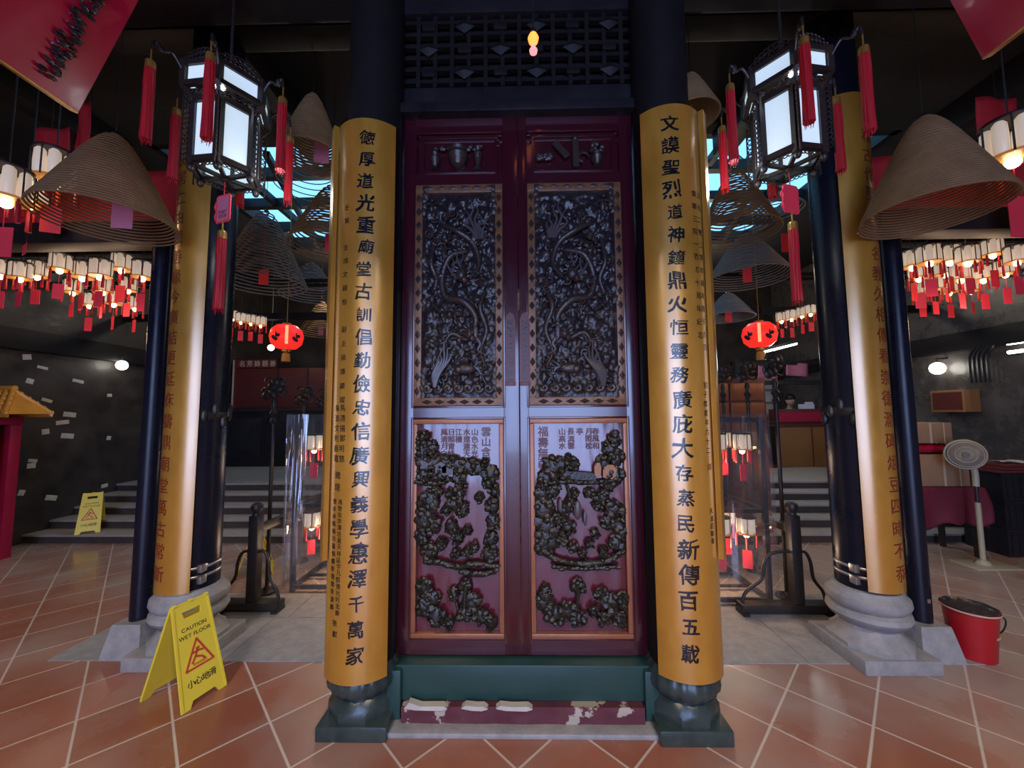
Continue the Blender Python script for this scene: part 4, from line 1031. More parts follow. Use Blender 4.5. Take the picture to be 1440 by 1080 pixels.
for rows, zt, what, grp in ((rowsL, 3.3, 'nearest row by the shrine', 'small glass lamps by the shrine'), (rowsL2, 3.3, 'middle row by the shrine', 'small glass lamps by the shrine'), (rowsL3, 3.3, 'farthest row by the shrine', 'small glass lamps by the shrine'),
                            (rowsR, 3.3, 'nearest row above the fan', 'small glass lamps above the fan'), (rowsR2, 3.3, 'middle row above the fan', 'small glass lamps above the fan'), (rowsR3, 3.3, 'farthest row above the fan', 'small glass lamps above the fan')):
    for i, (px, py, Y) in enumerate(rows):
        place_lamp(atY(px, py, Y+(-.11 if i % 2 else .11)), zt, 'glass lamp with red tag, %s from the left, %s' % (ORD[i], what), grp, random.uniform(.84, .92))
for side, pts in (('left of the doors', [(327, 449, 5.03), (339, 453, 5.03), (353, 455, 5.03), (367, 458, 5.03)]), ('right of the doors', [(1099, 452, 5.03), (1113, 449, 5.03), (1128, 445, 5.03), (1140, 442, 5.03)])):
    for i, (px, py, Y) in enumerate(pts):
        place_lamp(atY(px, py, Y+(-.09 if i % 2 else .09)), 3.31, 'tiny glass lamp, %s from the left in the far cluster %s' % (ORD[i], side), 'far clusters of glass lamps', .72)
for px, py, Y, lab, s in ((8, 282, 2.28, 'big glass lamp at the photo edge before the red valance by the shrine', 1.25), (40, 287, 2.6, 'big glass lamp between two others before the red valance by the shrine', 1.1), (76, 256, 2.5, 'highest big glass lamp left of the large brown incense coil', 1.25), (1424, 224, 2.45, 'big glass lamp before the red valance right of the large incense coil', 1.5)):
    place_lamp(atY(px, py, Y), CZ, lab, 'big glass lamps before the red valances', s)

# ================================================================== RED VALANCES AND PLAQUES
for sx, who in ((-1, 'by the shrine'), (1, 'above the fan')):
    t = thing('red_valance', 'bright red cloth valance stretched above the black beam %s' % who, 'valance', (sx*4.35, 2.80, 2.932))
    f = MB(); f.grid(60, 8, lambda u, v: (-1.75+3.5*u, .012*math.sin(u*40+v*2)*(.3+v), .0+.52*v))
    g = f.build('cloth', 'redcloth', t); md = g.modifiers.new('thickness', 'SOLIDIFY'); md.thickness = .006
for i, (px, py, Y, w, h, lab) in enumerate(((70, 215, 3.0, .16, .22, 'dim red banner hanging behind the big glass lamps by the shrine'), (122, 228, 3.1, .14, .26, 'dim red banner hanging behind the top of the large left incense coil'), (116, 175, 3.0, .07, .2, 'narrow red banner hanging below the left red plaque corner'),
                          (1405, 180, 3.0, .17, .26, 'red banner hanging behind the big glass lamp above the fan'), (1432, 235, 3.3, .12, .34, 'long red banner at the photo edge above the fan'))):
    p = atY(px, py, Y); t = thing('red_banner', lab, 'banner', p, random.uniform(-.2, .2))
    f = MB(); f.grid(10, 10, lambda u, v: (-w+2*w*u, .012*math.sin(u*7+v*3), -h+2*h*v)); g = f.build('cloth', 'redcloth', t); g.modifiers.new('thickness', 'SOLIDIFY').thickness = .004
    MB().tube([(0, 0, h), (0, 0, CZ-p.z)], .003, 5).build('string', 'iron', t)
def plaque(corner, up, y0, y1, side, label):
    """a leaning name plaque along y: lower front corner at 'corner', leaning up towards 'up'"""
    c = Vector(corner); d = (Vector(up)-c); d.y = 0; d.normalize()
    t = thing('red_plaque', label, 'plaque', (c.x, y0, c.z)); n = Vector((d.z*side, 0, -d.x*side))
    Hh = .95; Lh = y1-y0
    def q(a, y, o): return d*a+Vector((0, y, 0))-n*o
    f = MB()
    vs = [q(a, y, o) for o in (0, .04) for a in (0, Hh) for y in (0, Lh)]
    f.add(vs, [(0, 1, 3, 2), (4, 6, 7, 5), (0, 4, 5, 1), (2, 3, 7, 6), (0, 2, 6, 4), (1, 5, 7, 3)]); f.build('lacquered_board', 'redlac', t)
    f = MB(); f.slab(q(-.004, 0, .02), q(-.004, Lh, .02), .042, .007, up=tuple(d))
    f.build('gilt_edge', 'goldedge', t)
    f = MB()
    if side > 0:
        for k in range(120):
            a = .05+.85*k/120; f.ball(q(a, Lh*.87+random.uniform(-.03, .03), -.01), (random.uniform(.005, .013), .016, random.uniform(.004, .009)), 7, 5, nz=.5, seed=k)
        f.build('carved_trim', 'carve', t)
    f = MB()
    for y in (Lh*.2, Lh*.8): f.tube([q(Hh*.9, y, .04), (q(Hh*.9, y, .04).x, y, CZ-c.z)], .012, 8)
    f.build('hanging_iron', 'iron', t)
plaque(atY(110, 158, 1.6), atY(195, 0, 1.6), .55, 1.6, 1, 'glossy red lacquered plaque leaning overhead with a carved dark trim strip')
plaque(atY(1381, 82, 1.6), atY(1336, 0, 1.6), .75, 1.6, -1, 'glossy plain red lacquered plaque leaning overhead above the fan side')

# orange bulb before the frieze
p = atY(750, 62, 1.75); t = thing('hanging_bulb', 'small orange and pink glowing bulb hanging before the lattice frieze', 'bulb', p)
MB().lathe([(.008, .0), (.022, .01), (.027, .03), (.018, .05), (.006, .055)], 16).build('orange_glass', 'orangebulb', t)
MB().lathe([(.0, -.05), (.018, -.045), (.020, -.033), (.010, -.015), (.007, -.004)], 16, cap=False).build('pink_glass', 'pinkbulb', t)
f = MB(); f.tube([(0, 0, .055), (0, 0, 4.02-p.z)], .004, 6); f.lathe([(.012, .05), (.014, .075), (.008, .085)], 12); f.build('flex_and_socket', 'iron', t)
# ================================================================== FLOOR THINGS
def caution_sign(ox, oy, rz, sc, label, detail=True):
    """A-frame along local x; local -y panel carries the print"""
    t = thing('caution_sign', label, 'caution sign', (ox, oy, 0), rz, 'yellow wet floor signs'); t.scale = (sc, sc, sc)
    W0, W1, Hh, sp = .14, .115, .60, .19
    L = math.hypot(Hh, sp)
    for s, nm in ((-1, 'front_panel'), (1, 'back_panel')):
        f = MB()
        def q(x, a, o):   # a along the panel from ridge (0) to foot (1), o outward
            n = Vector((0, s*Hh, sp)).normalized()
            return Vector((x, s*sp*a, Hh*(1-a)))+n*o
        outer = [(-W1, .0), (W1, .0), (W0, 1), (W0-.05, 1), (W0-.07, .94), (-W0+.07, .94), (-W0+.05, 1), (-W0, 1)]
        hole = [(-.06, .085), (.06, .085), (.052, .15), (-.052, .15)]
        bm = bmesh.new()
        ov = [bm.verts.new((x, a, 0)) for x, a in outer]; hv = [bm.verts.new((x, a, 0)) for x, a in hole]
        es = [bm.edges.new((ov[i], ov[(i+1) % 8])) for i in range(8)]+[bm.edges.new((hv[i], hv[(i+1) % 4])) for i in range(4)]
        bmesh.ops.triangle_fill(bm, use_beauty=True, use_dissolve=False, edges=es)
        bm.verts.index_update()
        vv = [(v.co.x, v.co.y) for v in bm.verts]; ff = [[v.index for v in fc.verts] for fc in bm.faces]
        K = len(vv)
        bd = [(e.verts[0].index, e.verts[1].index) for e in bm.edges if len(e.link_faces) == 1]
        bm.free()
        vs = [q(x, a, .006) for x, a in vv]+[q(x, a, -.006) for x, a in vv]
        fs = ff+[[i+K for i in reversed(fc)] for fc in ff]+[[a, b, b+K, a+K] for a, b in bd]
        f.add(vs, fs)
        # raised rim
        for (x0, a0), (x1, a1) in (((-W1+.006, .02), (-W0+.006, .99)), ((W1-.006, .02), (W0-.006, .99))):
            f.slab(q(x0, a0, .006), q(x1, a1, .006), .012, .008, up=tuple(Vector((0, s*Hh, sp)).normalized()))
        if s < 0:
            for k in range(3): f.tube([(-W1+.01+k*.1, 0, Hh), (-W1+.03+k*.1, 0, Hh)], .012, 10)
        pn = f.build(nm, 'yellow', t)
        m = pn.data
        bmx = bmesh.new(); bmx.from_mesh(m); bmesh.ops.recalc_face_normals(bmx, faces=list(bmx.faces)); bmx.to_mesh(m); bmx.free()
        def wr(x, z, h): return q(x*(-s), 1-z, .0065+h)     # z: 0 foot .. 1 ridge
        k = L
        def scl(items): return [(c, x, z, sz) for c, x, z, sz in items]
        def wr2(x, zz, h): return q(x*(-s), 1-zz/k, .0065+h)
        its = line('CAUTION', 0, .465, .034)+line('WET FLOOR', 0, .42, .034)
        its += [(c, -.066+.044*i, .135, .05) for i, c in enumerate('小心地滑')]
        letters(its, wr2, 'print', 'signblack', pn, .016, 0, 0, .0006)
        f = MB(); tri = [(0, .385), (.085, .215), (-.085, .215)]
        def rr(pts, w):
            for i in range(3):
                a, b = pts[i], pts[(i+1) % 3]
                f.slab(wr2(a[0], a[1], .0008), wr2(b[0], b[1], .0008), w, .0016, up=tuple(Vector((0, s*Hh, sp)).normalized()))
                f.ball(wr2(a[0], a[1], .0004), (w*.5, w*.5, w*.5*.9), 8, 6)
        rr(tri, .012)
        body = [[(-.012, .325), (.012, .325)], [(.0, .32), (-.02, .28)], [(-.02, .28), (.02, .262)], [(.02, .262), (.035, .24)], [(-.02, .28), (-.045, .245)], [(-.002, .31), (.035, .30)], [(-.002, .31), (-.035, .305)]]
        for a, b in body: f.slab(wr2(*a, .0008), wr2(*b, .0008), .012, .0016, up=tuple(Vector((0, s*Hh, sp)).normalized()))
        for dz in (.232, .24): f.slab(wr2(-.04, dz, .0008), wr2(.045, dz-.002, .0008), .004, .0016, up=tuple(Vector((0, s*Hh, sp)).normalized()))
        f.build('warning_triangle', 'signred', pn)
    f = MB()
    f.tube([(-W1, 0, Hh-.004), (W1, 0, Hh-.004)], .009, 10); f.build('hinge', 'yellow', t)
    return t
caution_sign(-1.90, 2.235, R_(74), .83, 'yellow caution wet floor sign with red triangle standing before the grey column base')
far_ = caution_sign(-5.42, 4.86, R_(38), .78, 'small far yellow folding sign on the lowest step by the soot-stained wall'); far_.location.z = .107
caution_sign(-2.62, 3.85, R_(-60), .8, 'yellow folding sign half hidden behind the black barrier stand')

# barrier stands with curled hoops
def barrier(cx, cy, x0, x1, side, label):
    t = thing('barrier_stand', label, 'barrier', (cx, cy, 0), 0, 'black iron barrier stands')
    f = MB(); f.bx(x0-cx, x1-cx, -.05, .05, .03, .085, b=.004)
    f.bx(x0-cx, x0-cx+.05, -.055, .055, 0, .03); f.bx(x1-cx-.05, x1-cx, -.055, .055, 0, .03); f.build('base_channel', 'iron', t)
    f = MB(); f.bx(-.038, .038, -.038, .038, .085, .745, b=.006); f.lathe([(.03, .74), (.032, .755), (.026, .765), (.042, .785), (.046, .805), (.04, .828), (.02, .842)], 20)
    f.build('post', 'iron', t)
    for s, xe in ((-1, x0-cx+.02), (1, x1-cx-.02)):
        f = MB(); f.tube(curve_pts([(xe, 0, .085), (xe*.9, 0, .17), (xe*.62, 0, .26), (xe*.55, 0, .38), (xe*.42, 0, .45), (s*.06, 0, .465), (s*.03, 0, .46)], 7), .012, 10); f.build('curled_hoop', 'iron', t)
    f = MB(); f.bx(-.03, .03, .03, 1.5, .60, .655, b=.004); f.bx(-.03, .03, 1.45, 1.5, 0, .66); f.build('side_rail', 'iron', t)
    return t
barrier(-2.135, 3.12, -2.40, -1.91, -1, 'black iron barrier stand with curled hoops behind the yellow caution sign')
barrier(2.10, 3.10, 1.66, 2.34, 1, 'black iron barrier stand with curled hoops beside the moulded grey column base')

# ceremonial standards
def standard(x, y, zt, label, m='iron'):
    t = thing('ceremonial_standard', label, 'standard', (x, y, 0), random.uniform(-.3, .3), 'dark ceremonial standards')
    f = MB(); f.lathe([(.09, 0), (.085, .02), (.03, .03), (.022, .05)], 18); f.build('foot', m, t)
    MB().tube([(0, 0, .03), (0, 0, zt-.1)], .016, 12).build('pole', m, t)
    f = MB(); f.lathe([(.012, zt-.32), (.03, zt-.29), (.018, zt-.26), (.034, zt-.22), (.015, zt-.18), (.026, zt-.14), (.012, zt-.1)], 14)
    for k in range(9):
        a = k*.7; f.ball((.07*math.cos(a)*(.5+.5*(k % 3)/2), .01*math.sin(k*2), zt+.06*math.sin(a*1.3)), (.045, .022, .04), 10, 7, nz=.4, seed=k+x)
    for s in (-1, 1):
        f.tube([(s*(.05+.035*math.cos(a)), 0, zt+.07+.035*math.sin(a)) for a in [i*.5 for i in range(11)]], .010, 7)
        f.tube(curve_pts([(0, 0, zt-.05), (s*.08, 0, zt-.07), (s*.11, 0, zt-.02), (s*.09, 0, zt+.01)], 5), .010, 7)
    f.build('emblem', m, t)
standard(-2.235, 3.44, 1.78, 'dark ceremonial standard nearest the barrier left of the doors')
standard(-2.36, 4.15, 1.75, 'dark ceremonial standard in the middle before the red wall boards')
standard(-2.30, 4.5, 1.74, 'dark ceremonial standard beside the left gilded column edge')
standard(2.20, 3.36, 1.93, 'dark ceremonial standard nearest the barrier right of the doors')
standard(2.28, 3.9, 1.94, 'dark ceremonial standard in the middle below the right red lantern')
standard(2.30, 4.4, 1.96, 'dark ceremonial standard beside the right gilded column edge')

# plastic-wrapped lamp racks
def rack(x0, x1, y0, y1, h, side, label, who):
    cx, cy = (x0+x1)/2, (y0+y1)/2
    t = thing('lamp_rack', label, 'rack', (cx, cy, 0), 0, 'plastic-wrapped lamp racks'); f = MB()
    a, b, c, d = x0-cx, x1-cx, y0-cy, y1-cy
    for x in (a, b):
        for y in (c, d): f.bx(x-.018, x+.018, y-.018, y+.018, 0.0, h)
    for z in (.04, .74, h-.02):
        for y in (c, d): f.bx(a, b, y-.015, y+.015, z-.015, z+.015)
        for x in (a, b): f.bx(x-.015, x+.015, c, d, z-.015, z+.015)
    for y in (c+.25, c+.5): f.bx(a, b, y-.012, y+.012, .03, .05)
    f.build('steel_frame', 'iron', t)
    def film(n, pts):
        f = MB(); nz = 26; K = len(pts)-1
        def fn(u, v):
            i = min(int(u*K), K-1); s = u*K-i; p = Vector(pts[i]).lerp(Vector(pts[i+1]), s)
            q = Vector((u*11+n, v*1.2, n)); wv = noise.noise(q)*.035+noise.noise(Vector((u*38+n, v*2.2, 1)))*.012
            nrm = (Vector(pts[i+1])-Vector(pts[i])).normalized(); nn = Vector((nrm.y, -nrm.x, 0))
            return p+nn*wv+Vector((0, 0, .04+(h+.03-.04)*v))+nn*(.02*(1-v))
        f.grid(70, nz, fn); return f
    f = film(side*3.1, [(a-.03, d, 0), (a-.035, c-.05, 0), (b+.05, c-.06, 0), (b+.05, d, 0)])
    g = film(side*7.7, [(a-.05, c+.25, 0), (a-.055, c-.08, 0), (a+.14, c-.09, 0)])
    f.v += g.v; k = len(f.v)-len(g.v); f.f += [[i+k for i in q] for q in g.f]; f.sm += g.sm; f.mi += g.mi
    f.build('plastic_film', 'plastic', t)
    for z_ in (1.1, .42): point('rack_lamp_light', (cx, cy-.28, z_), 8, (1.0, .72, .45), .04)
    xs = [a+.09, (a+b)/2, b-.09]
    for lv, z in (('upper', 1.22), ('lower', .52)):
        for j, y in enumerate((c+.12, c+.42)):
            for i, x in enumerate(xs if side > 0 else xs):
                nm = ['left', 'middle', 'right'][i]
                place_lamp(Vector((cx+x, cy+y, z)), (h-.03) if lv == 'upper' else .73, 'glass lamp, %s of the %s row, %s shelf, rack %s' % (nm, ['front', 'rear'][j], lv, who), 'glass lamps in the plastic-wrapped racks', .84)
rack(-2.02, -1.42, 3.46, 4.3, 1.52, -1, 'black lamp rack wrapped in clear plastic left of the doors', 'left of the doors')
rack(1.38, 1.98, 3.24, 4.1, 1.50, 1, 'black lamp rack wrapped in clear plastic right of the doors', 'right of the doors')

# glossy copper-red cabinet behind the right rack
t = thing('offering_cabinet', 'reddish lacquered cabinet with square panes behind the right plastic-wrapped rack', 'cabinet', (2.74, 4.9, 0))
MB().bx(-.42, .26, -.15, .0+.1-.35, 0, 0.02).build('foot', 'iron', t)
f = MB(); f.bx(-.42, .26, -.15, .12, .02, 1.95, b=.01); f.build('body', 'darkred', t)
f = MB()
for i in range(3):
    for j in range(3): f.bx(-.39+i*.215, -.2+i*.215, -.165, -.15, 1.2+j*.24, 1.41+j*.24, b=.006)
f.build('square_pane', 'copper', t)

# bucket
t = thing('bucket', 'red plastic bucket lined with a black bag beside the thin post', 'bucket', (2.84, 2.60, 0)); t.scale = (.84, .84, 1)
f = MB(); f.lathe([(.11, 0), (.118, .004), (.147, .285), (.157, .288), (.157, .30), (.147, .30), (.14, .29), (.112, .02)], 48, cap=False); f.lathe([(.11, 0), (.112, .02)], 32); f.build('pail', 'bucket', t)
f = MB(); f.lathe([(.150, .296), (.152, .306), (.13, .308), (.11, .295), (.07, .285), (.02, .292), (.001, .295)], 40, mod=lambda a, z: 1+.03*math.sin(a*9+z*60)); f.build('bin_bag', 'bag', t)
f = MB(); f.lathe([(.1575, .289), (.1595, .291), (.1595, .297), (.1575, .299)], 40, cap=False); f.build('pale_rim', 'tape', t)
f = MB(); f.tube(curve_pts([(.152, -.03, .27), (.20, -.05, .24), (.205, -.03, .17), (.18, 0, .13), (.15, .02, .16)], 6), .005, 8); f.build('handle', 'iron', t)
f = MB(); f.tube([(.135*math.cos(a), .135*math.sin(a), .155) for a in (R_(-75), R_(-60), R_(-45), R_(-30))], .006, 7); f.build('grip_bar', 'tape', t)

# shrine at the left edge
t = thing('roofed_shrine', 'small red shrine with yellow glazed tile roof at the far wall', 'shrine', (-5.85, 4.12, 0))
f = MB()
for x in (-.18, .16):
    for y in (-.10, .10): f.bx(x-.05, x+.05, y-.05, y+.05, 0, 1.53, b=.006)
f.bx(-.22, .24, -.14, .14, 1.46, 1.54, b=.006); f.build('red_frame', 'shrinered', t)
MB().bx(-.13, .11, -.06, .12, .05, 1.46, b=.006).build('inner_cabinet', 'darkred', t)
f = MB()
for s in (-1, 1):
    f.add([(-.22, s*.19, 1.575), (.50, s*.19, 1.575), (.28, 0, 1.83), (-.22, 0, 1.83), (-.22, s*.19, 1.54), (.50, s*.19, 1.54), (.28, 0, 1.80), (-.22, 0, 1.80)], [(0, 1, 2, 3), (7, 6, 5, 4), (0, 4, 5, 1), (1, 5, 6, 2)])
    for k in range(8):
        x = -.20+k*.096; xt = -.20+k*.067; f.tube([(x, s*.20, 1.58), (xt, 0, 1.84)], .022, 10)
        for q in range(5):
            u = q/5; f.ball((x+(xt-x)*u, s*.20*(1-u), 1.585+.26*u), (.029, .014, .03), 8, 6)
f.add([(.50, -.19, 1.575), (.50, .19, 1.575), (.28, 0, 1.83)], [(0, 1, 2)])
f.tube([(-.22, 0, 1.86), (.29, 0, 1.86)], .028, 10); f.build('tile_roof', 'roofy', t)

# wall lamps
def wall_lamp(p, label, r=.07):
    t = thing('wall_lamp', label, 'lamp', p); sx = 1 if p.x > 0 else -1
    MB().ball((0, 0, 0), r, 16, 10).build('globe', 'whitelamp', t)
    f = MB(); f.tube([(0, 0, r*.8), (0, 0, r+.05), (sx*(6.1-abs(p.x)), 0, r+.06)], .012, 8); f.build('arm', 'iron', t)
wall_lamp(Vector((-5.95, 5.6, 2.30)), 'bright white globe lamp on the soot-stained wall by the shrine')
wall_lamp(Vector((5.95, 5.55, 2.14)), 'bright white globe lamp on the glossy wall behind the fan', .085)
for dz, nm in ((0, 'lower'), (.11, 'upper')):
    t = thing('wall_tube_lamp', 'short bright tube lamp at the right photo edge, the %s of two' % nm, 'lamp', (6.02, 4.62, 2.25+dz))
    MB().tube([(0, -.12, 0), (0, .18, 0)], .02, 12).build('tube', 'whitelamp', t); MB().bx(.015, .08, -.14, .2, -.02, .02).build('fitting', 'iron', t)
t = thing('spot_lamp', 'round bright spotlight below the left round red lantern', 'lamp', atY(381, 489, 7.0))
MB().ball((0, 0, 0), .055, 14, 10).build('globe', 'whitelamp', t); f = MB(); f.tube([(0, 0, .05), (0, 0, CZ-t.location.z)], .01, 8); f.build('stem', 'iron', t)
t = thing('ceiling_tube_lamp', 'long cool fluorescent tube hanging over the shop counter', 'lamp', (3.78, 5.6, 2.47), R_(14))
f = MB(); f.tube([(-.3, 0, -.07), (.3, 0, .07)], .022, 12); f.build('tube', 'tube', t)
f = MB(); f.slab((-.32, 0, -.045), (.32, 0, .105), .06, .04); f.tube([(-.25, 0, -.02), (-.25, 0, .58)], .005, 6); f.tube([(.25, 0, .1), (.25, 0, .58)], .005, 6); f.build('fitting', 'iron', t)
point('tube_light', (3.78, 5.5, 2.3), 14, (.85, 1, 1), .1)

# paper scraps left on the soot-stained wall
rs = random.Random(5)
sc = [(17, 487), (33, 474), (48, 484), (64, 493), (86, 491), (60, 517), (38, 502), (42, 536), (66, 563), (110, 536), (98, 583), (88, 594), (64, 607), (95, 613), (46, 648), (154, 556), (153, 616), (44, 655), (147, 683), (30, 693), (72, 700), (24, 470)]
for i, (px, py) in enumerate(sc):
    d = _w*F_PX+_r*(px-720)-_u*(py-540); k = (-6.097-CAM[0])/d[0]; p = Vector(CAM+d*k)
    t = MB(); w, h = rs.uniform(.03, .075), rs.uniform(.018, .035); t.bx(-.002, .002, -w, w, -h, h, b=.0015)
    o = t.build('paper_scrap', 'whitepaper'); o.location = p; o.rotation_euler = (rs.uniform(-.3, .3), 0, 0)
    tag(o, 'torn scrap of pale paper stuck on the black side wall by the shrine', 'paper scrap', 'paper scraps on the soot-stained wall')

# ================================================================== REAR HALL
t = thing('wall_board', 'wide maroon notice board with gold heading on the rear wall left of the doors', 'board', (-4.9, 7.75, 1.68))
f = MB(); f.bx(-.95, 1.8, 0, .06, 0, .82, b=.01); f.build('board', 'darkred', t)
f = MB(); f.bx(-.95, -.92, -.012, .0, 0, .98); f.bx(-.95, -.1, -.015, .03, .83, 1.0); f.build('heading_strip', 'darkred', t)
f = MB(); f.bx(-.99, -.955, -.01, .05, 0, 1.0); f.build('edge_strip', 'tape', t)
letters([(c, -.8+.16*i, .915, .13) for i, c in enumerate('名芳錄題善')], lambda s, z, h: Vector((s, -.0155-h, z)), 'heading_characters', 'tape', t, .01, 0, 0, .002)
for k in range(3):
    f = MB(); f.bx(-.06+.62*k, -.04+.62*k, -.02, 0, 0, .82); f.build('dark_divider', 'iron', t)
t = thing('long_counter', 'long black counter under the maroon notice board', 'counter', (-4.6, 7.7, .525))
f = MB(); f.bx(-1.45, 2.4, -.1, .5, 0, 1.08, b=.01); f.build('body', 'black', t); f = MB(); f.bx(-1.47, 2.42, -.14, .52, 1.08, 1.15, b=.006); f.build('top', 'iron', t)
f = MB()
for k in range(4): f.bx(-1.4+k*.95, -.55+k*.95, -.112, -.1, .15, .95, b=.006)
f.build('front_panel', 'black', t)

t = thing('shop_counter', 'orange wooden shop counter with a seated person behind it', 'counter', (5.25, 7.25, .525))
f = MB(); f.bx(-.55, .75, -.05, .4, 0, .74, b=.008); f.build('body', 'wood', t)
f = MB(); f.bx(-.57, .78, -.09, .44, .74, .78, b=.006); f.build('top', 'darkred', t)
f = MB(); f.bx(-.56, -.545, -.06, .41, .0, .74); f.bx(.1, .115, -.06, -.05, .02, .72); f.build('edge_trim', 'darkred', t)
t = thing('display_case', 'dark maroon display case standing on the shop counter', 'display case', (5.22, 7.35, 1.305))
f = MB(); f.bx(-.42, .7, -.06, .18, 0, .28, b=.01); f.build('case', 'darkred', t); f = MB(); f.bx(-.38, .66, -.066, -.06, .05, .22); f.build('front_pane', 'redlac', t)
t = thing('paper_stack', 'stack of white papers standing on the maroon display case before the person', 'papers', (5.42, 7.38, 1.587))
f = MB(); f.bx(-.13, .13, -.03, .03, 0, .09); f.bx(-.05, .1, -.045, -.03, 0, .13); f.build('sheets', 'shirt', t)
t = thing('side_cabinet', 'dark cabinet at the end of the wooden shop counter', 'cabinet', (4.35, 7.1, .525))
f = MB(); f.bx(-.2, .3, 0, .5, 0, .8, b=.01); f.build('body', 'darkred', t); f = MB(); f.bx(-.22, .32, -.03, .52, .8, .84, b=.005); f.build('top', 'iron', t)
f = MB(); f.bx(-.17, .27, -.012, 0, .06, .75, b=.004); f.build('door', 'blackwood', t)
# the attendant
t = thing('person', 'person with dark hair sitting low behind the shop counter', 'person', (5.72, 8.25, .525))
f = MB()
f.lathe([(.17, .45), (.18, .55), (.17, .75), (.185, .92), (.15, 1.02), (.075, 1.06), (.055, 1.1), (.052, 1.15)], 20, T=Matrix.Diagonal((1, .65, 1, 1)))
f.ball((0, -.02, 1.24), (.078, .092, .115), 18, 12)
f.ball((0, -.108, 1.235), (.014, .02, .02), 8, 6)
for s in (-1, 1):
    f.ball((s*.078, -.01, 1.235), (.014, .02, .028), 8, 6)
    f.tube(curve_pts([(s*.17, 0, .98), (s*.23, -.04, .8), (s*.22, -.16, .68), (s*.12, -.3, .66)], 5), [.055]*5+[.05]*5+[.042]*5+[.035], 10)
    f.ball((s*.11, -.33, .665), (.035, .05, .025), 8, 6)
    f.tube(curve_pts([(s*.09, 0, .46), (s*.1, -.25, .45), (s*.1, -.4, .42), (s*.1, -.4, .03)], 5), [.085]*5+[.075]*5+[.055]*5+[.045], 10)
f.build('body', 'skin', t)
f = MB(); f.lathe([(.182, .5), (.195, .7), (.2, .92), (.17, 1.03), (.085, 1.07)], 20, T=Matrix.Diagonal((1, .68, 1, 1)), cap=False); f.build('shirt', 'shirt', t)
f = MB(); f.ball((0, -.012, 1.30), (.094, .108, .088), 16, 10, nz=.06); f.ball((0, .05, 1.22), (.085, .07, .10), 12, 8); f.build('hair', 'hair', t)
f = MB()
for s in (-1, 1): f.ball((s*.03, -.105, 1.255), (.012, .008, .008), 8, 6)
f.build('eyes', 'hair', t)
t = thing('stool', 'dark stool under the person behind the shop counter', 'stool', (5.72, 8.25, .525))
f = MB(); f.lathe([(.17, .37), (.18, .38), (.17, .40)], 20); f.build('seat', 'darkred', t)
for a in (45, 135, 225, 315):
    f = MB(); f.tube([(.17*math.cos(R_(a)), .17*math.sin(R_(a)), 0), (.12*math.cos(R_(a)), .12*math.sin(R_(a)), .37)], .015, 8); f.build('leg', 'iron', t)
# papers and notices behind the counter
t = thing('notice_board', 'pale board of pinned notices on the rear wall above the shop counter', 'notice board', (5.45, 9.12, 1.42))
f = MB(); f.bx(-.6, .5, 0, .06, 0, .95, b=.01); f.build('board', 'cardboard', t)
f = MB(); rn = random.Random(9)
for i in range(4):
    for j in range(3): f.bx(-.55+i*.27, -.33+i*.27, -.01, 0, .05+j*.3, .29+j*.3)
f.build('pinned_sheet', 'whitepaper', t)
f = MB()
for i in range(3): f.bx(-.56+i*.06, -.555+i*.06, -.014, -.01, .06, .5)
for j in range(6): f.bx(-.56, -.06, -.014, -.01, .08+j*.07, .086+j*.07)
f.build('grid_lines', 'blackwood', t)
for i, (x, z, w, lab) in enumerate(((4.88, 2.30, .19, 'pale pink paper banner, nearest the red cabinet, above the shop counter'), (5.45, 2.36, .21, 'pale pink paper banner, farther from the red cabinet, above the shop counter'))):
    t = MB(); t.grid(8, 6, lambda u, v: (-w+2*w*u, .015*math.sin(u*6), -.13+.26*v)); o = t.build('paper_banner', 'pinkpaper'); o.modifiers.new('thickness', 'SOLIDIFY').thickness = .004
    o.location = (x, 7.6, z); o.rotation_euler = (0, .08, 0); tag(o, lab, 'banner', 'pink paper banners')
f = MB(); f.bx(4.2, 6.1, 7.52, 7.6, 2.06, 2.14, b=.01); f.bx(4.2, 6.1, 7.6, 7.68, 2.45, 2.53, b=.01); f.bx(4.2, 4.28, 7.5, 7.68, .525, 2.55)
struct('trim_9', f, 'iron', 'grey metal bar over the shop counter carrying the pink banners', 'bar')
t = thing('pale_sheet', 'light blue sheet of paper behind the shop counter near the person', 'paper', (5.25, 8.75, 1.62)); MB().bx(-.14, .14, 0, .01, 0, .26, T=Matrix.Rotation(.12, 4, 'Y')).build('sheet', mat('pale_blue_paper', (.35, .48, .55), .7), t)
f = MB(); f.bx(-.2, .2, .02, .2, -1.095, 0, b=.01); f.build('stand', 'iron', t)

# table with red cloth, boxes, crates, fan on the right
t = thing('draped_table', 'table draped in dark red cloth carrying cardboard boxes', 'table', (4.42, 4.42, 0))
f = MB(); f.bx(-.42, .42, -.2, .2, .69, .72); f.build('table_top', 'darkred', t)
for x in (-.38, .38):
    for y in (-.17, .17): f = MB(); f.bx(x-.02, x+.02, y-.02, y+.02, 0, .69); f.build('leg', 'iron', t)
t = thing('table_cloth', 'dark red cloth hanging over the box-laden table beside the fan', 'tablecloth', (4.42, 4.42, 0))
f = MB()
def cl(u, v):
    x = -.45+.9*u; dz = .06*math.sin(u*9)*v+.03*math.sin(u*23)*v
    return (x+.03*math.sin(v*3), -.225-.03*v*math.sin(u*14)-.02*v, .728-(.44-.10*u+dz*.5)*v)
f.grid(40, 14, cl); f.grid(2, 2, lambda u, v: (-.45+.9*u, -.225+.45*v, .728)); f.grid(14, 10, lambda u, v: (.45+.02*v*math.sin(u*9), -.225+.45*u, .728-.42*v))
clo = mat('dark_red_cloth', (.16, .012, .03), .75, c2=(.11, .01, .022), scale=6)
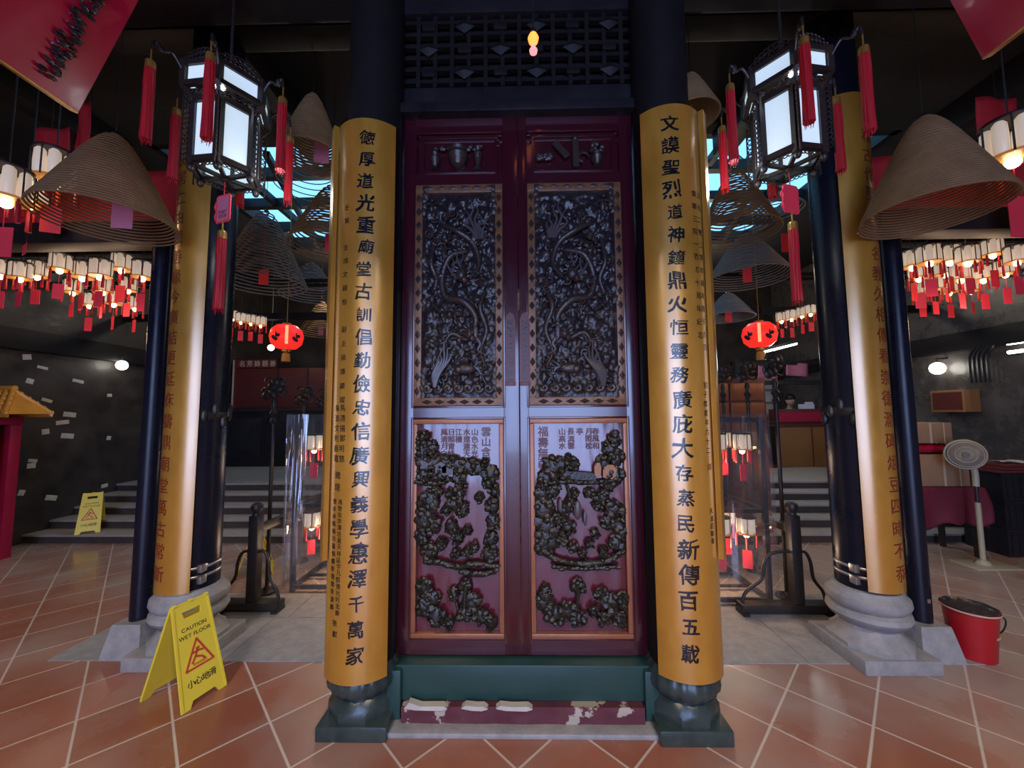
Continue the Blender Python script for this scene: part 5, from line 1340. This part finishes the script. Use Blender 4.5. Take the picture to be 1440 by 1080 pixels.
o = f.build('cloth', clo, t); o.modifiers.new('thickness', 'SOLIDIFY').thickness = .004
def carton(x0, x1, y0, y1, z0, z1, label):
    t = thing('cardboard_box', label, 'box', ((x0+x1)/2, (y0+y1)/2, z0), 0, 'cardboard boxes on the draped table'); w, d, h = (x1-x0)/2, (y1-y0)/2, z1-z0
    MB().bx(-w, w, -d, d, 0, h, b=.006).build('carton', 'cardboard', t)
    f = MB(); f.bx(-.012, .012, -d-.001, d, h*.0+.001, h+.0015); f.bx(w*.6, w*.6+.012, -d-.001, d, .001, h+.0012); f.build('tape_strip', 'tape', t)
carton(4.28, 4.80, 4.26, 4.62, .734, 1.07, 'large lower cardboard box on the draped table behind the fan')
carton(4.22, 4.68, 4.28, 4.60, 1.19, 1.41, 'upper cardboard box topmost of the stack behind the fan')
carton(3.99, 4.20, 4.26, 4.60, .734, 1.10, 'narrow lower cardboard box seen between the gilded board and thin post')
carton(3.99, 4.20, 4.26, 4.60, 1.102, 1.43, 'narrow upper cardboard box seen between the gilded board and thin post')
t = thing('plastic_bundle', 'bright red plastic-wrapped bundle between the two larger cardboard boxes', 'bundle', (4.5, 4.44, 1.072))
f = MB()
for k in range(3): f.tube(curve_pts([(-.2, -.1+k*.1, .055), (0, -.11+k*.1, .06), (.2, -.1+k*.1, .055)], 5), [.05+.006*math.sin(i*2+k) for i in range(11)], 10)
f.build('bundle', 'redlac', t)
for i, (x0, y0, z0) in enumerate(((5.12, 4.25, 0), (5.12, 4.25, .29), (5.12, 4.25, .58), (5.63, 4.25, 0), (5.63, 4.25, .29), (5.63, 4.25, .58))):
    t = thing('plastic_crate', 'black plastic crate, %s of the stack %s' % (['bottom', 'middle', 'top'][i % 3], 'next to the fan' if i < 3 else 'against the side wall'), 'crate', (x0+.24, y0+.2, z0), 0, 'black plastic crates by the wall')
    f = MB(); f.bx(-.24, .24, -.2, .2, 0, .02); f.bx(-.24, .24, -.2, -.185, .02, .28); f.bx(-.24, .24, .185, .2, .02, .28); f.bx(-.24, -.225, -.185, .185, .02, .28); f.bx(.225, .24, -.185, .185, .02, .28)
    f.bx(-.245, .245, -.206, .206, .25, .288); f.build('tub', 'black', t)
    f = MB()
    for k in range(6): f.bx(-.2+k*.072, -.19+k*.072, -.206, -.2, .03, .25)
    f.build('rib', 'black', t)
t = thing('wood_plank_stack', 'stack of brown boards lying on the black crates', 'boards', (5.6, 4.45, .871))
f = MB()
for k in range(3): f.bx(-.5+.03*k, .46, -.2, .18, .032*k, .032*k+.028, b=.003)
f.build('boards', 'darkred', t)
t = MB(); t.grid(8, 4, lambda u, v: (-.14+.28*u, -.06+.12*v, .012*math.sin(u*6+v*3)+.012)); o = t.build('crumpled_paper', 'whitepaper'); o.location = (5.35, 4.36, .972); o.modifiers.new('thickness', 'SOLIDIFY').thickness = .003
tag(o, 'crumpled pale paper lying on the brown boards beside the fan', 'paper')

t = thing('stand_fan', 'cream pedestal fan with dusty round guard in front of the draped table', 'fan', (4.58, 4.02, 0))
f = MB(); f.bx(-.2, .24, -.13, .13, 0, .022, b=.01); f.lathe([(.06, .022), (.045, .05), (.028, .06)], 18); f.build('base', 'cream', t)
f = MB(); f.tube([(0, 0, .05), (0, 0, .62)], .022, 14); f.build('lower_pole', 'cream', t)
f = MB(); f.tube([(0, 0, .62), (0, 0, .95)], .015, 12); f.build('inner_pole', 'iron', t)
f = MB(); f.tube(curve_pts([(0, 0, .78), (0, 0, .93), (-.02, .02, 1.02), (-.06, .02, 1.08)], 5), .026, 12); f.build('neck', 'cream', t)
hx = Matrix.Translation((-.10, -.02, 1.10)) @ Matrix.Scale(.74, 4) @ Matrix.Rotation(R_(-42), 4, 'Z')
f = MB(); f.lathe([(.02, 0), (.06, .01), (.065, .1), (.04, .14)], 20, T=hx @ Matrix.Rotation(R_(-90), 4, 'X')); f.build('motor', 'cream', t)
f = MB()
for k in range(48):
    a = 2*PI*k/48
    pr = [(.03, -.075), (.1, -.072), (.165, -.05), (.19, 0), (.165, .04), (.06, .06)]
    f.tube([hx @ Vector((r*math.cos(a), y, r*math.sin(a))) for r, y in pr], .0022, 4)
for r, y in ((.19, 0), (.165, -.05), (.1, -.072)): f.tube([hx @ Vector((r*math.cos(a), y, r*math.sin(a))) for a in [i*PI/20 for i in range(40)]], .004 if r < .19 else .009, 6, closed=True)
f.build('wire_guard', 'cream', t)
f = MB(); f.lathe([(.03, -.071), (.1, -.068), (.163, -.046), (.186, 0), (.163, .037), (.06, .056)], 40, T=hx @ Matrix.Rotation(R_(-90), 4, 'X')); f.build('dusty_cover', 'fangrey', t)
f = MB()
for k in range(3):
    a = k*2*PI/3; f.grid(6, 6, lambda u, v: hx @ Vector(((.04+.12*u)*math.cos(a+(v-.5)*1.7), -.02+.03*(v-.5), (.04+.12*u)*math.sin(a+(v-.5)*1.7))))
o = f.build('blades', 'fangrey', t); o.modifiers.new('thickness', 'SOLIDIFY').thickness = .004
f = MB(); f.lathe([(.04, -.09), (.042, -.07), (.03, -.06)], 18, T=hx @ Matrix.Rotation(R_(-90), 4, 'X')); f.build('hub_badge', 'fangrey', t)

# box standing in for a brown reflection, and dark shapes on the right wall
t = thing('reflection_box', 'brown box standing in for a reflection in the glossy side wall behind the fan', 'cabinet', (5.95, 5.4, 1.52)); f = MB(); f.bx(-.06, .15, -.2, .22, 0, .3, b=.008); f.build('box', 'wood', t); f = MB(); f.bx(-.068, -.06, -.17, .19, .03, .27); f.build('door', 'darkred', t)
t = thing('pipe_bundle', 'bundle of dark bent pipes running up the glossy side wall', 'pipes', (6.0, 5.0, 1.9)); f = MB()
for k in range(5): f.tube(curve_pts([(0, k*.05, 0), (0, k*.05, .3), (-.02, k*.05-.06, .42), (0, k*.05-.1, .5), (0, k*.05-.1, .6)], 5), .014, 8)
f.build('pipes', 'black', t)
